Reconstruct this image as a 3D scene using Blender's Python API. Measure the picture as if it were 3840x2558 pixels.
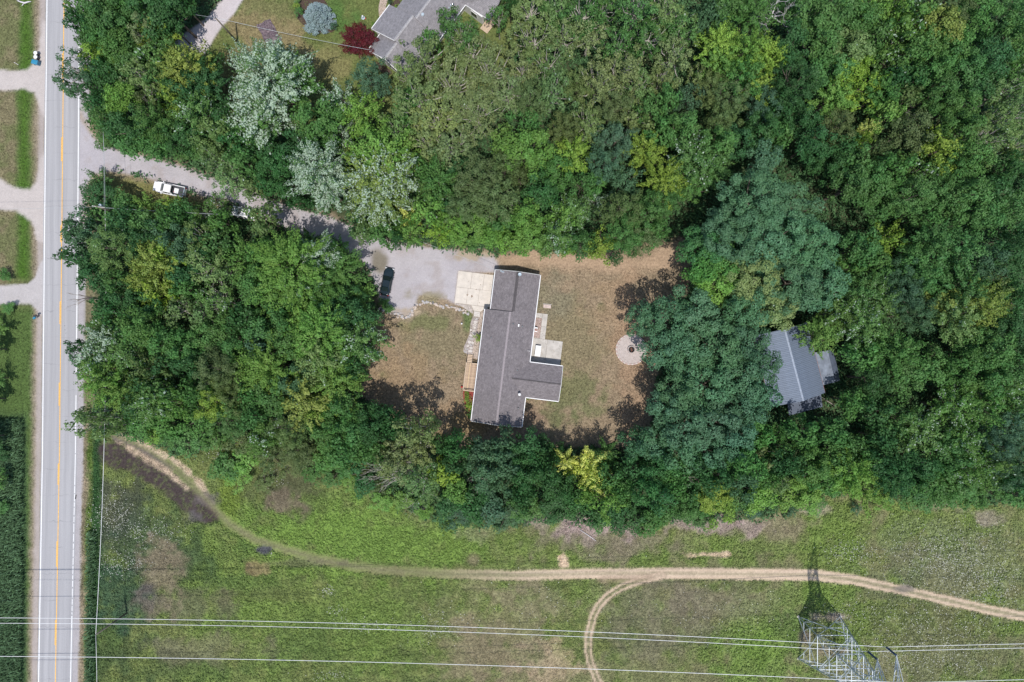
import bpy, math, random
import numpy as np
from mathutils import Vector, Matrix

# ------------------------------------------------------------------ scene, camera, light
for o in list(bpy.data.objects):
    bpy.data.objects.remove(o)
scene = bpy.context.scene
COL = scene.collection
rad = math.radians
CAM_H = 122.0                      # a drone at the legal ceiling, looking straight down
S = CAM_H / 2560.0                 # metres on the ground per photo pixel (24 mm equivalent lens)

def W(px, py, z=0.0):
    """world position of a point at height z that the photo shows at pixel (px, py)"""
    k = S * (1 - z / CAM_H)
    return Vector(((px - 1920) * k, (1279 - py) * k, z))

cam_data = bpy.data.cameras.new('camera')
cam = bpy.data.objects.new('camera', cam_data)
COL.objects.link(cam)
cam_data.sensor_width = 36.0
cam_data.lens = 24.0
cam_data.clip_end = 6000.0
cam.location = (0, 0, CAM_H)
cam.rotation_euler = (0, 0, 0)
scene.camera = cam

SUN_EL = 70.0
SUN_AZ = Vector((0.10, -1.0, 0)).normalized()      # horizontal direction towards the sun
world = bpy.data.worlds.new('World')
scene.world = world
world.use_nodes = True
wn = world.node_tree.nodes
bg = wn['Background']
sky = wn.new('ShaderNodeTexSky')
sky.sky_type = 'NISHITA'
sky.sun_disc = False
sky.sun_elevation = rad(SUN_EL)
sky.sun_rotation = rad(174)
world.node_tree.links.new(sky.outputs[0], bg.inputs[0])
bg.inputs[1].default_value = 0.15
sun_data = bpy.data.lights.new('sun', 'SUN')
sun_data.energy = 3.9
sun_data.angle = rad(0.53)
sun_data.color = (1.0, 0.955, 0.90)
sun = bpy.data.objects.new('sun', sun_data)
COL.objects.link(sun)
sd = SUN_AZ * math.cos(rad(SUN_EL)) + Vector((0, 0, math.sin(rad(SUN_EL))))
sun.rotation_euler = sd.to_track_quat('Z', 'Y').to_euler()
sun.location = sd * 100
vs = scene.view_settings
vs.view_transform = 'Standard'
vs.look = 'None'
vs.gamma = 1.0
vs.exposure = 0.0
vs.use_curve_mapping = False
scene.cycles.max_bounces = 6
scene.cycles.transparent_max_bounces = 4

# ------------------------------------------------------------------ helpers
def tag(o, label=None, cat=None, group=None, kind=None):
    if label: o['label'] = label
    if cat: o['category'] = cat
    if group: o['group'] = group
    if kind: o['kind'] = kind
    return o

def thing(name, label, cat, loc=(0, 0, 0), rz=0.0, group=None):
    o = bpy.data.objects.new(name, None)
    COL.objects.link(o)
    o.empty_display_size = 0.2
    o.location = loc
    o.rotation_euler = (0, 0, rz)
    return tag(o, label, cat, group)

def part(name, me, parent, loc=None, rot=None, scale=None, mat=None):
    o = bpy.data.objects.new(name, me)
    COL.objects.link(o)
    o.parent = parent
    if loc is not None: o.location = loc
    if rot is not None: o.rotation_euler = rot
    if scale is not None: o.scale = scale
    return o

class MB:
    """collects polygons and builds one mesh"""
    def __init__(s): s.v = []; s.f = []; s.smooth = False
    def add(s, vs, fs):
        b = len(s.v)
        s.v += [tuple(p) for p in vs]
        s.f += [tuple(b + i for i in f) for f in fs]
        return s
    def box(s, c, d, rz=0.0, m=None):
        x, y, z = d[0] / 2, d[1] / 2, d[2] / 2
        p = [Vector((i * x, j * y, k * z)) for k in (-1, 1) for j in (-1, 1) for i in (-1, 1)]
        R = m or Matrix.Rotation(rz, 3, 'Z')
        p = [R @ q + Vector(c) for q in p]
        return s.add(p, [(0, 2, 3, 1), (4, 5, 7, 6), (0, 1, 5, 4), (2, 6, 7, 3), (0, 4, 6, 2), (1, 3, 7, 5)])
    def bbox(s, c, d, rz=0.0, b=0.02):
        """box with chamfered top edges"""
        x, y, h = d[0] / 2, d[1] / 2, d[2]
        z0, z1 = c[2] - h / 2, c[2] + h / 2
        R = Matrix.Rotation(rz, 3, 'Z'); o = Vector((c[0], c[1], 0))
        L = []
        for (ins, z) in ((0, z0), (0, z1 - b), (b, z1)):
            for (i, j) in ((-1, -1), (1, -1), (1, 1), (-1, 1)):
                L.append(R @ Vector((i * (x - ins), j * (y - ins), 0)) + o + Vector((0, 0, z)))
        F = [(3, 2, 1, 0), (8, 9, 10, 11)]
        for k in (0, 4):
            for i in range(4):
                j = (i + 1) % 4
                F.append((k + i, k + j, k + 4 + j, k + 4 + i))
        return s.add(L, F)
    def prism(s, poly, z0, z1):
        n = len(poly)
        a = sum(poly[i][0] * poly[(i + 1) % n][1] - poly[(i + 1) % n][0] * poly[i][1] for i in range(n))
        if a < 0: poly = poly[::-1]
        v = [(p[0], p[1], z0) for p in poly] + [(p[0], p[1], z1) for p in poly]
        f = [tuple(range(n))[::-1], tuple(range(n, 2 * n))]
        f += [(i, (i + 1) % n, n + (i + 1) % n, n + i) for i in range(n)]
        return s.add(v, f)
    def slab(s, q, t):
        """four (or more) coplanar-ish top corners, thickened downwards by t"""
        n = len(q)
        q = [Vector(p) for p in q]
        nn = (q[1] - q[0]).cross(q[2] - q[0])
        if nn.z < 0: q = q[::-1]
        v = q + [p - Vector((0, 0, t)) for p in q]
        f = [tuple(range(n)), tuple(range(2 * n - 1, n - 1, -1))]
        f += [(i, n + i, n + (i + 1) % n, (i + 1) % n) for i in range(n)]
        return s.add(v, f)
    def tube(s, pts, rs, n=6, cap=True):
        pts = [Vector(p) for p in pts]
        if not isinstance(rs, (list, tuple)): rs = [rs] * len(pts)
        V = []; F = []
        up = Vector((0, 0, 1))
        for i, p in enumerate(pts):
            a = pts[min(i + 1, len(pts) - 1)] - pts[max(i - 1, 0)]
            a = a.normalized() if a.length > 1e-9 else up
            u = a.cross(up)
            if u.length < 0.05: u = a.cross(Vector((1, 0, 0)))
            u.normalize(); w = a.cross(u)
            for k in range(n):
                t = 2 * math.pi * k / n
                V.append(p + (u * math.cos(t) + w * math.sin(t)) * rs[i])
        for i in range(len(pts) - 1):
            for k in range(n):
                k2 = (k + 1) % n
                F.append((i * n + k, (i + 1) * n + k, (i + 1) * n + k2, i * n + k2))
        if cap:
            F.append(tuple(range(n)))
            F.append(tuple(range((len(pts) - 1) * n, len(pts) * n))[::-1])
        return s.add(V, F)
    def lathe(s, prof, c=(0, 0, 0), n=20):
        V = []; F = []
        for (r, z) in prof:
            for k in range(n):
                t = 2 * math.pi * k / n
                V.append((c[0] + r * math.cos(t), c[1] + r * math.sin(t), c[2] + z))
        m = len(prof)
        for i in range(m - 1):
            for k in range(n):
                k2 = (k + 1) % n
                F.append((i * n + k, i * n + k2, (i + 1) * n + k2, (i + 1) * n + k))
        F.append(tuple(range(n))[::-1]); F.append(tuple(range((m - 1) * n, m * n)))
        return s.add(V, F)
    def mesh(s, name, mat=None, smooth=False):
        me = bpy.data.meshes.new(name)
        me.from_pydata(s.v, [], s.f)
        if mat: me.materials.append(mat)
        if smooth: me.polygons.foreach_set('use_smooth', [True] * len(me.polygons))
        me.update()
        return me
    def build(s, name, mat, parent=None, smooth=False):
        me = s.mesh(name, mat, smooth)
        if parent is not None: return part(name, me, parent)
        o = bpy.data.objects.new(name, me); COL.objects.link(o); return o

# ------------------------------------------------------------------ materials
def new_mat(name):
    m = bpy.data.materials.new(name); m.use_nodes = True
    nt = m.node_tree
    return m, nt, nt.nodes, nt.links, nt.nodes['Principled BSDF']

def simple(name, col, rough=0.6, metal=0.0, noise=0.15, nscale=3.0, bump=0.0, spec=0.5):
    m, nt, N, L, P = new_mat(name)
    tc = N.new('ShaderNodeTexCoord')
    nz = N.new('ShaderNodeTexNoise'); nz.inputs['Scale'].default_value = nscale
    nz.inputs['Detail'].default_value = 6
    L.new(tc.outputs['Object'], nz.inputs['Vector'])
    mr = N.new('ShaderNodeMapRange')
    mr.inputs[1].default_value = 0.3; mr.inputs[2].default_value = 0.7
    mr.inputs[3].default_value = 1 - noise; mr.inputs[4].default_value = 1 + noise
    L.new(nz.outputs[0], mr.inputs[0])
    mx = N.new('ShaderNodeVectorMath'); mx.operation = 'SCALE'
    mx.inputs[0].default_value = col[:3]
    L.new(mr.outputs[0], mx.inputs['Scale'])
    L.new(mx.outputs[0], P.inputs['Base Color'])
    P.inputs['Roughness'].default_value = rough
    P.inputs['Metallic'].default_value = metal
    P.inputs['Specular IOR Level'].default_value = spec
    if bump:
        b = N.new('ShaderNodeBump'); b.inputs['Strength'].default_value = bump
        b.inputs['Distance'].default_value = 0.03
        L.new(nz.outputs[0], b.inputs['Height']); L.new(b.outputs[0], P.inputs['Normal'])
    return m

def leaf_material():
    m, nt, N, L, P = new_mat('leaf')
    oi = N.new('ShaderNodeObjectInfo')
    a1 = N.new('ShaderNodeAttribute'); a1.attribute_name = 'rnd'
    a2 = N.new('ShaderNodeAttribute'); a2.attribute_name = 'tint'
    # brightness and hue differ from leaf spray to leaf spray
    v = N.new('ShaderNodeMapRange'); v.inputs[3].default_value = 0.72; v.inputs[4].default_value = 1.30
    L.new(a1.outputs['Fac'], v.inputs[0])
    h = N.new('ShaderNodeMapRange'); h.inputs[3].default_value = 0.495; h.inputs[4].default_value = 0.520
    L.new(a2.outputs['Fac'], h.inputs[0])
    hs = N.new('ShaderNodeHueSaturation')
    L.new(oi.outputs['Color'], hs.inputs['Color'])
    L.new(h.outputs[0], hs.inputs['Hue']); L.new(v.outputs[0], hs.inputs['Value'])
    # pale leaf undersides turned up by the wind
    s1 = N.new('ShaderNodeMath'); s1.operation = 'MULTIPLY_ADD'
    L.new(a1.outputs['Fac'], s1.inputs[0]); s1.inputs[1].default_value = 0.45
    t6 = N.new('ShaderNodeMath'); t6.operation = 'MULTIPLY'; t6.inputs[1].default_value = 0.55
    L.new(a2.outputs['Fac'], t6.inputs[0]); L.new(t6.outputs[0], s1.inputs[2])
    th = N.new('ShaderNodeMath'); th.operation = 'SUBTRACT'; th.inputs[0].default_value = 1.0
    L.new(oi.outputs['Alpha'], th.inputs[1])
    gt = N.new('ShaderNodeMath'); gt.operation = 'GREATER_THAN'
    L.new(s1.outputs[0], gt.inputs[0]); L.new(th.outputs[0], gt.inputs[1])
    mx = N.new('ShaderNodeMix'); mx.data_type = 'RGBA'
    L.new(gt.outputs[0], mx.inputs['Factor'])
    L.new(hs.outputs[0], mx.inputs['A']); mx.inputs['B'].default_value = (0.44, 0.54, 0.44, 1)
    L.new(mx.outputs['Result'], P.inputs['Base Color'])
    P.inputs['Roughness'].default_value = 0.55
    P.inputs['Specular IOR Level'].default_value = 0.28
    tr = N.new('ShaderNodeBsdfTranslucent')
    tc = N.new('ShaderNodeVectorMath'); tc.operation = 'MULTIPLY'; tc.inputs[1].default_value = (1.1, 1.3, 0.6)
    L.new(mx.outputs['Result'], tc.inputs[0]); L.new(tc.outputs[0], tr.inputs['Color'])
    ms = N.new('ShaderNodeMixShader'); ms.inputs[0].default_value = 0.30
    L.new(P.outputs[0], ms.inputs[1]); L.new(tr.outputs[0], ms.inputs[2])
    L.new(ms.outputs[0], N['Material Output'].inputs['Surface'])
    return m

def attr_leaf_material(name, rough=0.7, trans=0.15):
    """grass and herbs: colour comes with each blade"""
    m, nt, N, L, P = new_mat(name)
    a = N.new('ShaderNodeAttribute'); a.attribute_name = 'col'
    L.new(a.outputs['Color'], P.inputs['Base Color'])
    P.inputs['Roughness'].default_value = rough
    P.inputs['Specular IOR Level'].default_value = 0.2
    tr = N.new('ShaderNodeBsdfTranslucent'); L.new(a.outputs['Color'], tr.inputs['Color'])
    ms = N.new('ShaderNodeMixShader'); ms.inputs[0].default_value = trans
    L.new(P.outputs[0], ms.inputs[1]); L.new(tr.outputs[0], ms.inputs[2])
    L.new(ms.outputs[0], N['Material Output'].inputs['Surface'])
    return m

def ground_material():
    """ground cover colour is carried by the mesh; grain, tufts and stones by noise"""
    m, nt, N, L, P = new_mat('ground_cover')
    a = N.new('ShaderNodeAttribute'); a.attribute_name = 'col'
    g = N.new('ShaderNodeAttribute'); g.attribute_name = 'grit'
    tc = N.new('ShaderNodeTexCoord')
    n1 = N.new('ShaderNodeTexNoise'); n1.inputs['Scale'].default_value = 2.6; n1.inputs['Detail'].default_value = 5; n1.inputs['Roughness'].default_value = 0.7
    n2 = N.new('ShaderNodeTexNoise'); n2.inputs['Scale'].default_value = 0.55; n2.inputs['Detail'].default_value = 5; n2.inputs['Roughness'].default_value = 0.62
    n3 = N.new('ShaderNodeTexNoise'); n3.inputs['Scale'].default_value = 9.0; n3.inputs['Detail'].default_value = 3
    for n in (n1, n2, n3): L.new(tc.outputs['Object'], n.inputs['Vector'])
    def mr(src, lo, hi, a0=0.3, a1=0.7):
        r = N.new('ShaderNodeMapRange'); r.inputs[1].default_value = a0; r.inputs[2].default_value = a1
        r.inputs[3].default_value = lo; r.inputs[4].default_value = hi
        L.new(src, r.inputs[0]); return r.outputs[0]
    def mul(x, y):
        k = N.new('ShaderNodeMath'); k.operation = 'MULTIPLY'; L.new(x, k.inputs[0]); L.new(y, k.inputs[1]); return k.outputs[0]
    def mixf(f, x, y):
        k = N.new('ShaderNodeMix'); k.data_type = 'FLOAT'; L.new(f, k.inputs['Factor']); L.new(x, k.inputs['A']); L.new(y, k.inputs['B']); return k.outputs['Result']
    grass = mul(mul(mr(n1.outputs[0], 0.5, 1.55), mr(n2.outputs[0], 0.85, 1.15)), mr(n3.outputs[0], 0.7, 1.3))
    grit = mul(mul(mr(n1.outputs[0], 0.92, 1.08), mr(n2.outputs[0], 0.94, 1.07)), mr(n3.outputs[0], 0.86, 1.14))
    f = mixf(g.outputs['Fac'], grass, grit)
    sc = N.new('ShaderNodeVectorMath'); sc.operation = 'SCALE'
    L.new(a.outputs['Color'], sc.inputs[0]); L.new(f, sc.inputs['Scale'])
    L.new(sc.outputs[0], P.inputs['Base Color'])
    P.inputs['Roughness'].default_value = 0.95
    P.inputs['Specular IOR Level'].default_value = 0.1
    b = N.new('ShaderNodeBump'); b.inputs['Strength'].default_value = 0.55; b.inputs['Distance'].default_value = 0.12
    L.new(n1.outputs[0], b.inputs['Height']); L.new(b.outputs[0], P.inputs['Normal'])
    return m

def asphalt_material():
    m, nt, N, L, P = new_mat('asphalt')
    uv = N.new('ShaderNodeUVMap'); uv.uv_map = 'UVMap'
    sp = N.new('ShaderNodeSeparateXYZ'); L.new(uv.outputs[0], sp.inputs[0])
    tc = N.new('ShaderNodeTexCoord')
    def noise(scale, det=4, vec=None, rough=0.6):
        n = N.new('ShaderNodeTexNoise'); n.inputs['Scale'].default_value = scale; n.inputs['Detail'].default_value = det
        n.inputs['Roughness'].default_value = rough
        L.new(vec if vec else tc.outputs['Object'], n.inputs['Vector']); return n.outputs[0]
    # lengthwise streaks: wheel paths
    cv = N.new('ShaderNodeCombineXYZ')
    m1 = N.new('ShaderNodeMath'); m1.operation = 'MULTIPLY'; m1.inputs[1].default_value = 0.02
    L.new(sp.outputs[0], cv.inputs[0]); L.new(sp.outputs[1], m1.inputs[0]); L.new(m1.outputs[0], cv.inputs[1])
    st = noise(1.35, 3, cv.outputs[0])
    cr = N.new('ShaderNodeValToRGB')
    e = cr.color_ramp.elements
    e[0].position = 0.3; e[0].color = (0.295, 0.292, 0.302, 1)
    e[1].position = 0.68; e[1].color = (0.385, 0.380, 0.388, 1)
    L.new(st, cr.inputs[0])
    # transverse shrinkage cracks, wobbling
    wob = noise(0.9, 3)
    cy = N.new('ShaderNodeMath'); cy.operation = 'MULTIPLY_ADD'; cy.inputs[1].default_value = 1.3
    L.new(wob, cy.inputs[0]); L.new(sp.outputs[1], cy.inputs[2])
    md = N.new('ShaderNodeMath'); md.operation = 'PINGPONG'; md.inputs[1].default_value = 2.35
    L.new(cy.outputs[0], md.inputs[0])
    lt = N.new('ShaderNodeMapRange'); lt.inputs[1].default_value = 0.0; lt.inputs[2].default_value = 0.085
    lt.inputs[3].default_value = 1.0; lt.inputs[4].default_value = 0.0
    L.new(md.outputs[0], lt.inputs[0])
    gate = N.new('ShaderNodeMapRange'); gate.inputs[1].default_value = 0.42; gate.inputs[2].default_value = 0.6
    L.new(noise(0.33, 3), gate.inputs[0])
    ck = N.new('ShaderNodeMath'); ck.operation = 'MULTIPLY'
    L.new(lt.outputs[0], ck.inputs[0]); L.new(gate.outputs[0], ck.inputs[1])
    ck2 = N.new('ShaderNodeMath'); ck2.operation = 'MULTIPLY'; ck2.inputs[1].default_value = 0.42
    L.new(ck.outputs[0], ck2.inputs[0])
    mx = N.new('ShaderNodeMix'); mx.data_type = 'RGBA'
    L.new(ck2.outputs[0], mx.inputs['Factor']); L.new(cr.outputs[0], mx.inputs['A']); mx.inputs['B'].default_value = (0.12, 0.12, 0.125, 1)
    gr = N.new('ShaderNodeMapRange'); gr.inputs[1].default_value = 0.3; gr.inputs[2].default_value = 0.7
    gr.inputs[3].default_value = 0.88; gr.inputs[4].default_value = 1.12
    L.new(noise(7.0, 5, rough=0.8), gr.inputs[0])
    sc = N.new('ShaderNodeVectorMath'); sc.operation = 'SCALE'
    L.new(mx.outputs['Result'], sc.inputs[0]); L.new(gr.outputs[0], sc.inputs['Scale'])
    L.new(sc.outputs[0], P.inputs['Base Color'])
    P.inputs['Roughness'].default_value = 0.9
    return m

def shingle_material(name, c1, c2, row=0.14):
    m, nt, N, L, P = new_mat(name)
    uv = N.new('ShaderNodeUVMap'); uv.uv_map = 'UVMap'
    br = N.new('ShaderNodeTexBrick')
    br.inputs['Scale'].default_value = 1.0
    br.inputs['Brick Width'].default_value = 0.32; br.inputs['Row Height'].default_value = row
    br.inputs['Mortar Size'].default_value = 0.012; br.inputs['Mortar Smooth'].default_value = 0.3
    br.inputs['Color1'].default_value = (*c1, 1); br.inputs['Color2'].default_value = (*c2, 1)
    br.inputs['Mortar'].default_value = tuple(x * 0.5 for x in c1) + (1,)
    L.new(uv.outputs[0], br.inputs['Vector'])
    tc = N.new('ShaderNodeTexCoord')
    n = N.new('ShaderNodeTexNoise'); n.inputs['Scale'].default_value = 2.2; n.inputs['Detail'].default_value = 6; n.inputs['Roughness'].default_value = 0.75
    L.new(tc.outputs['Object'], n.inputs['Vector'])
    n2 = N.new('ShaderNodeTexNoise'); n2.inputs['Scale'].default_value = 0.5; n2.inputs['Detail'].default_value = 3
    L.new(tc.outputs['Object'], n2.inputs['Vector'])
    def mr(s, lo, hi):
        r = N.new('ShaderNodeMapRange'); r.inputs[1].default_value = 0.3; r.inputs[2].default_value = 0.7
        r.inputs[3].default_value = lo; r.inputs[4].default_value = hi; L.new(s, r.inputs[0]); return r.outputs[0]
    k = N.new('ShaderNodeMath'); k.operation = 'MULTIPLY'
    L.new(mr(n.outputs[0], 0.72, 1.28), k.inputs[0]); L.new(mr(n2.outputs[0], 0.92, 1.08), k.inputs[1])
    sc = N.new('ShaderNodeVectorMath'); sc.operation = 'SCALE'
    L.new(br.outputs[0], sc.inputs[0]); L.new(k.outputs[0], sc.inputs['Scale'])
    L.new(sc.outputs[0], P.inputs['Base Color'])
    b = N.new('ShaderNodeBump'); b.inputs['Strength'].default_value = 0.5; b.inputs['Distance'].default_value = 0.03
    L.new(br.outputs['Fac'], b.inputs['Height']); b.invert = True
    L.new(b.outputs[0], P.inputs['Normal'])
    P.inputs['Roughness'].default_value = 0.9
    return m

M = {}
M['leaf'] = leaf_material()
M['weed'] = attr_leaf_material('herb_leaf')
M['ground'] = ground_material()
M['asphalt'] = asphalt_material()
M['shingle'] = shingle_material('grey_shingle', (0.175, 0.157, 0.163), (0.240, 0.216, 0.223))
M['shingle_nb'] = shingle_material('taupe_shingle', (0.30, 0.285, 0.30), (0.25, 0.24, 0.255))
M['ridge'] = simple('ridge_shingle', (0.30, 0.265, 0.275), 0.9, nscale=6, noise=0.2)
M['ridge_nb'] = simple('taupe_ridge_shingle', (0.36, 0.35, 0.36), 0.9, nscale=5, noise=0.3)
M['white'] = simple('white_paint', (0.80, 0.80, 0.80), 0.4, noise=0.04)
M['siding'] = simple('pale_siding', (0.70, 0.69, 0.68), 0.6, noise=0.05)
M['yellow'] = simple('yellow_road_paint', (0.80, 0.43, 0.06), 0.6, noise=0.25, nscale=5)
M['wline'] = simple('white_road_paint', (0.76, 0.76, 0.75), 0.6, noise=0.12, nscale=5)
M['concrete'] = simple('concrete', (0.60, 0.545, 0.48), 0.85, noise=0.09, nscale=1.3, bump=0.1)
M['concrete2'] = simple('patio_concrete', (0.47, 0.44, 0.40), 0.85, noise=0.16, nscale=1.1, bump=0.1)
M['stone'] = simple('field_stone', (0.42, 0.40, 0.39), 0.9, noise=0.3, nscale=4, bump=0.4)
M['stone_b'] = simple('tan_stone', (0.52, 0.44, 0.38), 0.9, noise=0.25, nscale=4, bump=0.4)
M['stone_c'] = simple('dark_stone', (0.16, 0.16, 0.18), 0.85, noise=0.3, nscale=4, bump=0.4)
M['flag'] = simple('flagstone', (0.58, 0.54, 0.50), 0.85, noise=0.12, nscale=3)
M['paver'] = simple('pink_paver', (0.52, 0.42, 0.38), 0.85, noise=0.2, nscale=4)
M['wood'] = simple('deck_wood', (0.50, 0.37, 0.26), 0.75, noise=0.22, nscale=2.5)
M['wood2'] = simple('weathered_deck_wood', (0.42, 0.30, 0.215), 0.8, noise=0.3, nscale=2.5)
M['rail'] = simple('rail_wood', (0.55, 0.42, 0.30), 0.7, noise=0.12)
M['dark'] = simple('dark_metal', (0.03, 0.03, 0.035), 0.5)
M['mulch'] = simple('red_mulch', (0.25, 0.05, 0.04), 0.95, noise=0.35, nscale=7, bump=0.5)
M['bed'] = simple('bark_mulch', (0.07, 0.045, 0.035), 0.95, noise=0.4, nscale=7, bump=0.5)
M['glass'] = simple('car_glass', (0.015, 0.025, 0.025), 0.06, spec=0.8)
M['winglass'] = simple('window_glass', (0.03, 0.04, 0.05), 0.08, spec=0.8)
M['carwhite'] = simple('white_car_paint', (0.82, 0.82, 0.83), 0.25, noise=0.02)
M['cardark'] = simple('dark_green_car_paint', (0.006, 0.016, 0.02), 0.16, noise=0.02, spec=0.7)
M['bedliner'] = simple('bed_liner', (0.06, 0.063, 0.075), 0.7)
M['rubber'] = simple('rubber', (0.02, 0.02, 0.02), 0.8)
M['chrome'] = simple('chrome', (0.6, 0.6, 0.62), 0.2, metal=1.0)
M['lamp_red'] = simple('red_lens', (0.35, 0.02, 0.02), 0.2)
M['lamp_clear'] = simple('clear_lens', (0.7, 0.72, 0.75), 0.15)
M['metalroof'] = simple('pale_blue_metal_roof', (0.165, 0.205, 0.275), 0.55, noise=0.06, nscale=1.0, metal=0.15)
M['oldroof'] = simple('weathered_roll_roof', (0.185, 0.215, 0.27), 0.85, noise=0.3, nscale=1.2)
M['darkroof'] = simple('slate_blue_sheet', (0.085, 0.105, 0.15), 0.6, noise=0.2, nscale=1.2)
M['rust'] = simple('rusty_trim', (0.30, 0.11, 0.06), 0.8, noise=0.3)
M['barn'] = simple('shed_wall', (0.22, 0.20, 0.19), 0.85, noise=0.2)
M['steel'] = simple('galvanised_steel', (0.50, 0.545, 0.58), 0.5, metal=0.3, noise=0.1)
M['wire'] = simple('bright_aluminium_wire', (0.85, 0.85, 0.85), 0.45, metal=0.0, noise=0.03)
M['wire2'] = simple('dull_wire', (0.42, 0.46, 0.48), 0.5, noise=0.05)
M['insul'] = simple('insulator', (0.03, 0.055, 0.10), 0.35)
M['pole'] = simple('weathered_pole', (0.17, 0.145, 0.12), 0.85, noise=0.25)
M['bark'] = simple('bark', (0.13, 0.105, 0.085), 0.9, noise=0.3, nscale=4)
M['palebark'] = simple('pale_bark', (0.42, 0.39, 0.35), 0.85, noise=0.25, nscale=4)
M['deadbark'] = simple('dead_wood', (0.33, 0.29, 0.27), 0.85, noise=0.25, nscale=4)
M['whitebark'] = simple('bleached_wood', (0.62, 0.59, 0.60), 0.8, noise=0.15, nscale=4)
M['blue'] = simple('blue_plastic', (0.03, 0.22, 0.36), 0.4)
M['tarp'] = simple('brown_purple_netting', (0.13, 0.095, 0.105), 0.55, noise=0.7, nscale=4.5)
M['teal'] = simple('teal_cloth', (0.03, 0.22, 0.28), 0.5)
M['ash'] = simple('ash_and_char', (0.04, 0.03, 0.03), 0.95, noise=0.5, nscale=9)
M['bluewhite'] = simple('pale_blue_plastic', (0.42, 0.50, 0.56), 0.4)
M['red'] = simple('red_plastic', (0.5, 0.03, 0.03), 0.4)
M['brickp'] = simple('brick_path', (0.42, 0.33, 0.27), 0.85, noise=0.2, nscale=6)
M['ochre'] = simple('ochre_flower', (0.70, 0.36, 0.04), 0.7)

# ------------------------------------------------------------------ numpy noise and regions (photo pixels on the ground)
rng = np.random.default_rng(7)
_lat = [np.random.default_rng(100 + i).random((256, 256)) for i in range(6)]
def vnoise(x, y, scale, k=0):
    u = x / scale + 31.7 * (k + 1); v = y / scale + 17.3 * (k + 2)
    iu = np.floor(u).astype(int); iv = np.floor(v).astype(int)
    fu = u - iu; fv = v - iv
    fu = fu * fu * (3 - 2 * fu); fv = fv * fv * (3 - 2 * fv)
    A = _lat[k % 6]
    a = A[iu % 256, iv % 256]; b = A[(iu + 1) % 256, iv % 256]
    c = A[iu % 256, (iv + 1) % 256]; d = A[(iu + 1) % 256, (iv + 1) % 256]
    return (a * (1 - fu) + b * fu) * (1 - fv) + (c * (1 - fu) + d * fu) * fv
def fnoise(x, y, scale, k=0, octv=4):
    s = 0; a = 1.0; t = 0
    for i in range(octv):
        s = s + a * vnoise(x, y, scale / 2 ** i, k + i); t += a; a *= 0.6
    return s / t
def poly_sdf(x, y, P):
    """signed distance in px, positive inside"""
    d = np.full(x.shape, 1e9); inside = np.zeros(x.shape, bool)
    n = len(P)
    for i in range(n):
        ax, ay = P[i]; bx, by = P[(i + 1) % n]
        dx, dy = bx - ax, by - ay
        t = np.clip(((x - ax) * dx + (y - ay) * dy) / (dx * dx + dy * dy + 1e-9), 0, 1)
        d = np.minimum(d, np.hypot(x - ax - t * dx, y - ay - t * dy))
        c = (ay > y) != (by > y)
        inside ^= c & (x < (bx - ax) * (y - ay) / (by - ay + 1e-12) + ax)
    return np.where(inside, d, -d)
def line_dist(x, y, P):
    """distance to a polyline, signed side, and position along it (0..1)"""
    d = np.full(x.shape, 1e9); s = np.zeros(x.shape); tt = np.zeros(x.shape)
    n = len(P) - 1
    for i in range(n):
        ax, ay = P[i]; bx, by = P[i + 1]
        dx, dy = bx - ax, by - ay; L = math.hypot(dx, dy)
        t = np.clip(((x - ax) * dx + (y - ay) * dy) / (L * L), 0, 1)
        q = np.hypot(x - ax - t * dx, y - ay - t * dy)
        m = q < d
        d = np.where(m, q, d)
        s = np.where(m, np.sign((x - ax) * dy - (y - ay) * dx), s)
        tt = np.where(m, (i + t) / n, tt)
    return d, s, tt
def soft(d, w):
    t = np.clip(d / w * 0.5 + 0.5, 0, 1)
    return t * t * (3 - 2 * t)

# road: photo y -> x of the left paint line, the centre line and the right paint line
RY = [-260, 0, 850, 1700, 2558, 2820]
RL = [180, 176.5, 167.5, 159.5, 145, 140]
RC = [243, 240, 232, 223, 207.5, 202]
RR = [301, 298.5, 291.5, 283, 264.5, 259]
rl = lambda y: np.interp(y, RY, RL)
rc = lambda y: np.interp(y, RY, RC)
rr = lambda y: np.interp(y, RY, RR)

DRIVE = [(285, 430), (322, 480), (340, 505), (384, 548), (483, 576), (603, 601), (713, 636), (812, 675), (930, 715), (1060, 767), (1240, 816),
         (1362, 873), (1500, 912), (1631, 933), (1760, 944), (1850, 962), (1868, 1000), (1862, 1020), (1720, 1018), (1704, 1135), (1668, 1117), (1610, 1107), (1568, 1105),
         (1559, 1142), (1534, 1190), (1476, 1176), (1450, 1150), (1415, 1100), (1385, 1010), (1345, 965), (1200, 905), (1060, 850), (950, 800),
         (856, 746), (784, 738), (702, 719), (603, 680), (494, 653), (406, 639), (351, 653), (324, 690), (312, 800), (285, 860)]
LD1 = [(-60, 265), (100, 263), (128, 235), (150, 170), (160, 80), (178, 80), (178, 470), (150, 400), (128, 350), (90, 334), (-60, 346)]
LD2 = [(-60, 668), (0, 672), (50, 703), (112, 712), (136, 682), (150, 600), (178, 560), (178, 920), (140, 900), (118, 830), (60, 790), (-60, 783)]
LD3 = [(-60, 1074), (105, 1064), (132, 1040), (152, 985), (175, 960), (175, 1190), (150, 1176), (115, 1140), (-60, 1141)]
NBD = [(955, -40), (920, 0), (835, 22), (800, 45), (640, 150), (620, 240), (760, 200), (830, 90), (925, -20), (980, -60), (960, -60)]
NBD = [(980, -80), (850, -20), (815, 20), (760, 80), (660, 150), (640, 210), (700, 240), (765, 205), (800, 150), (830, 100), (870, 60), (935, -30), (1010, -80)]
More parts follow.
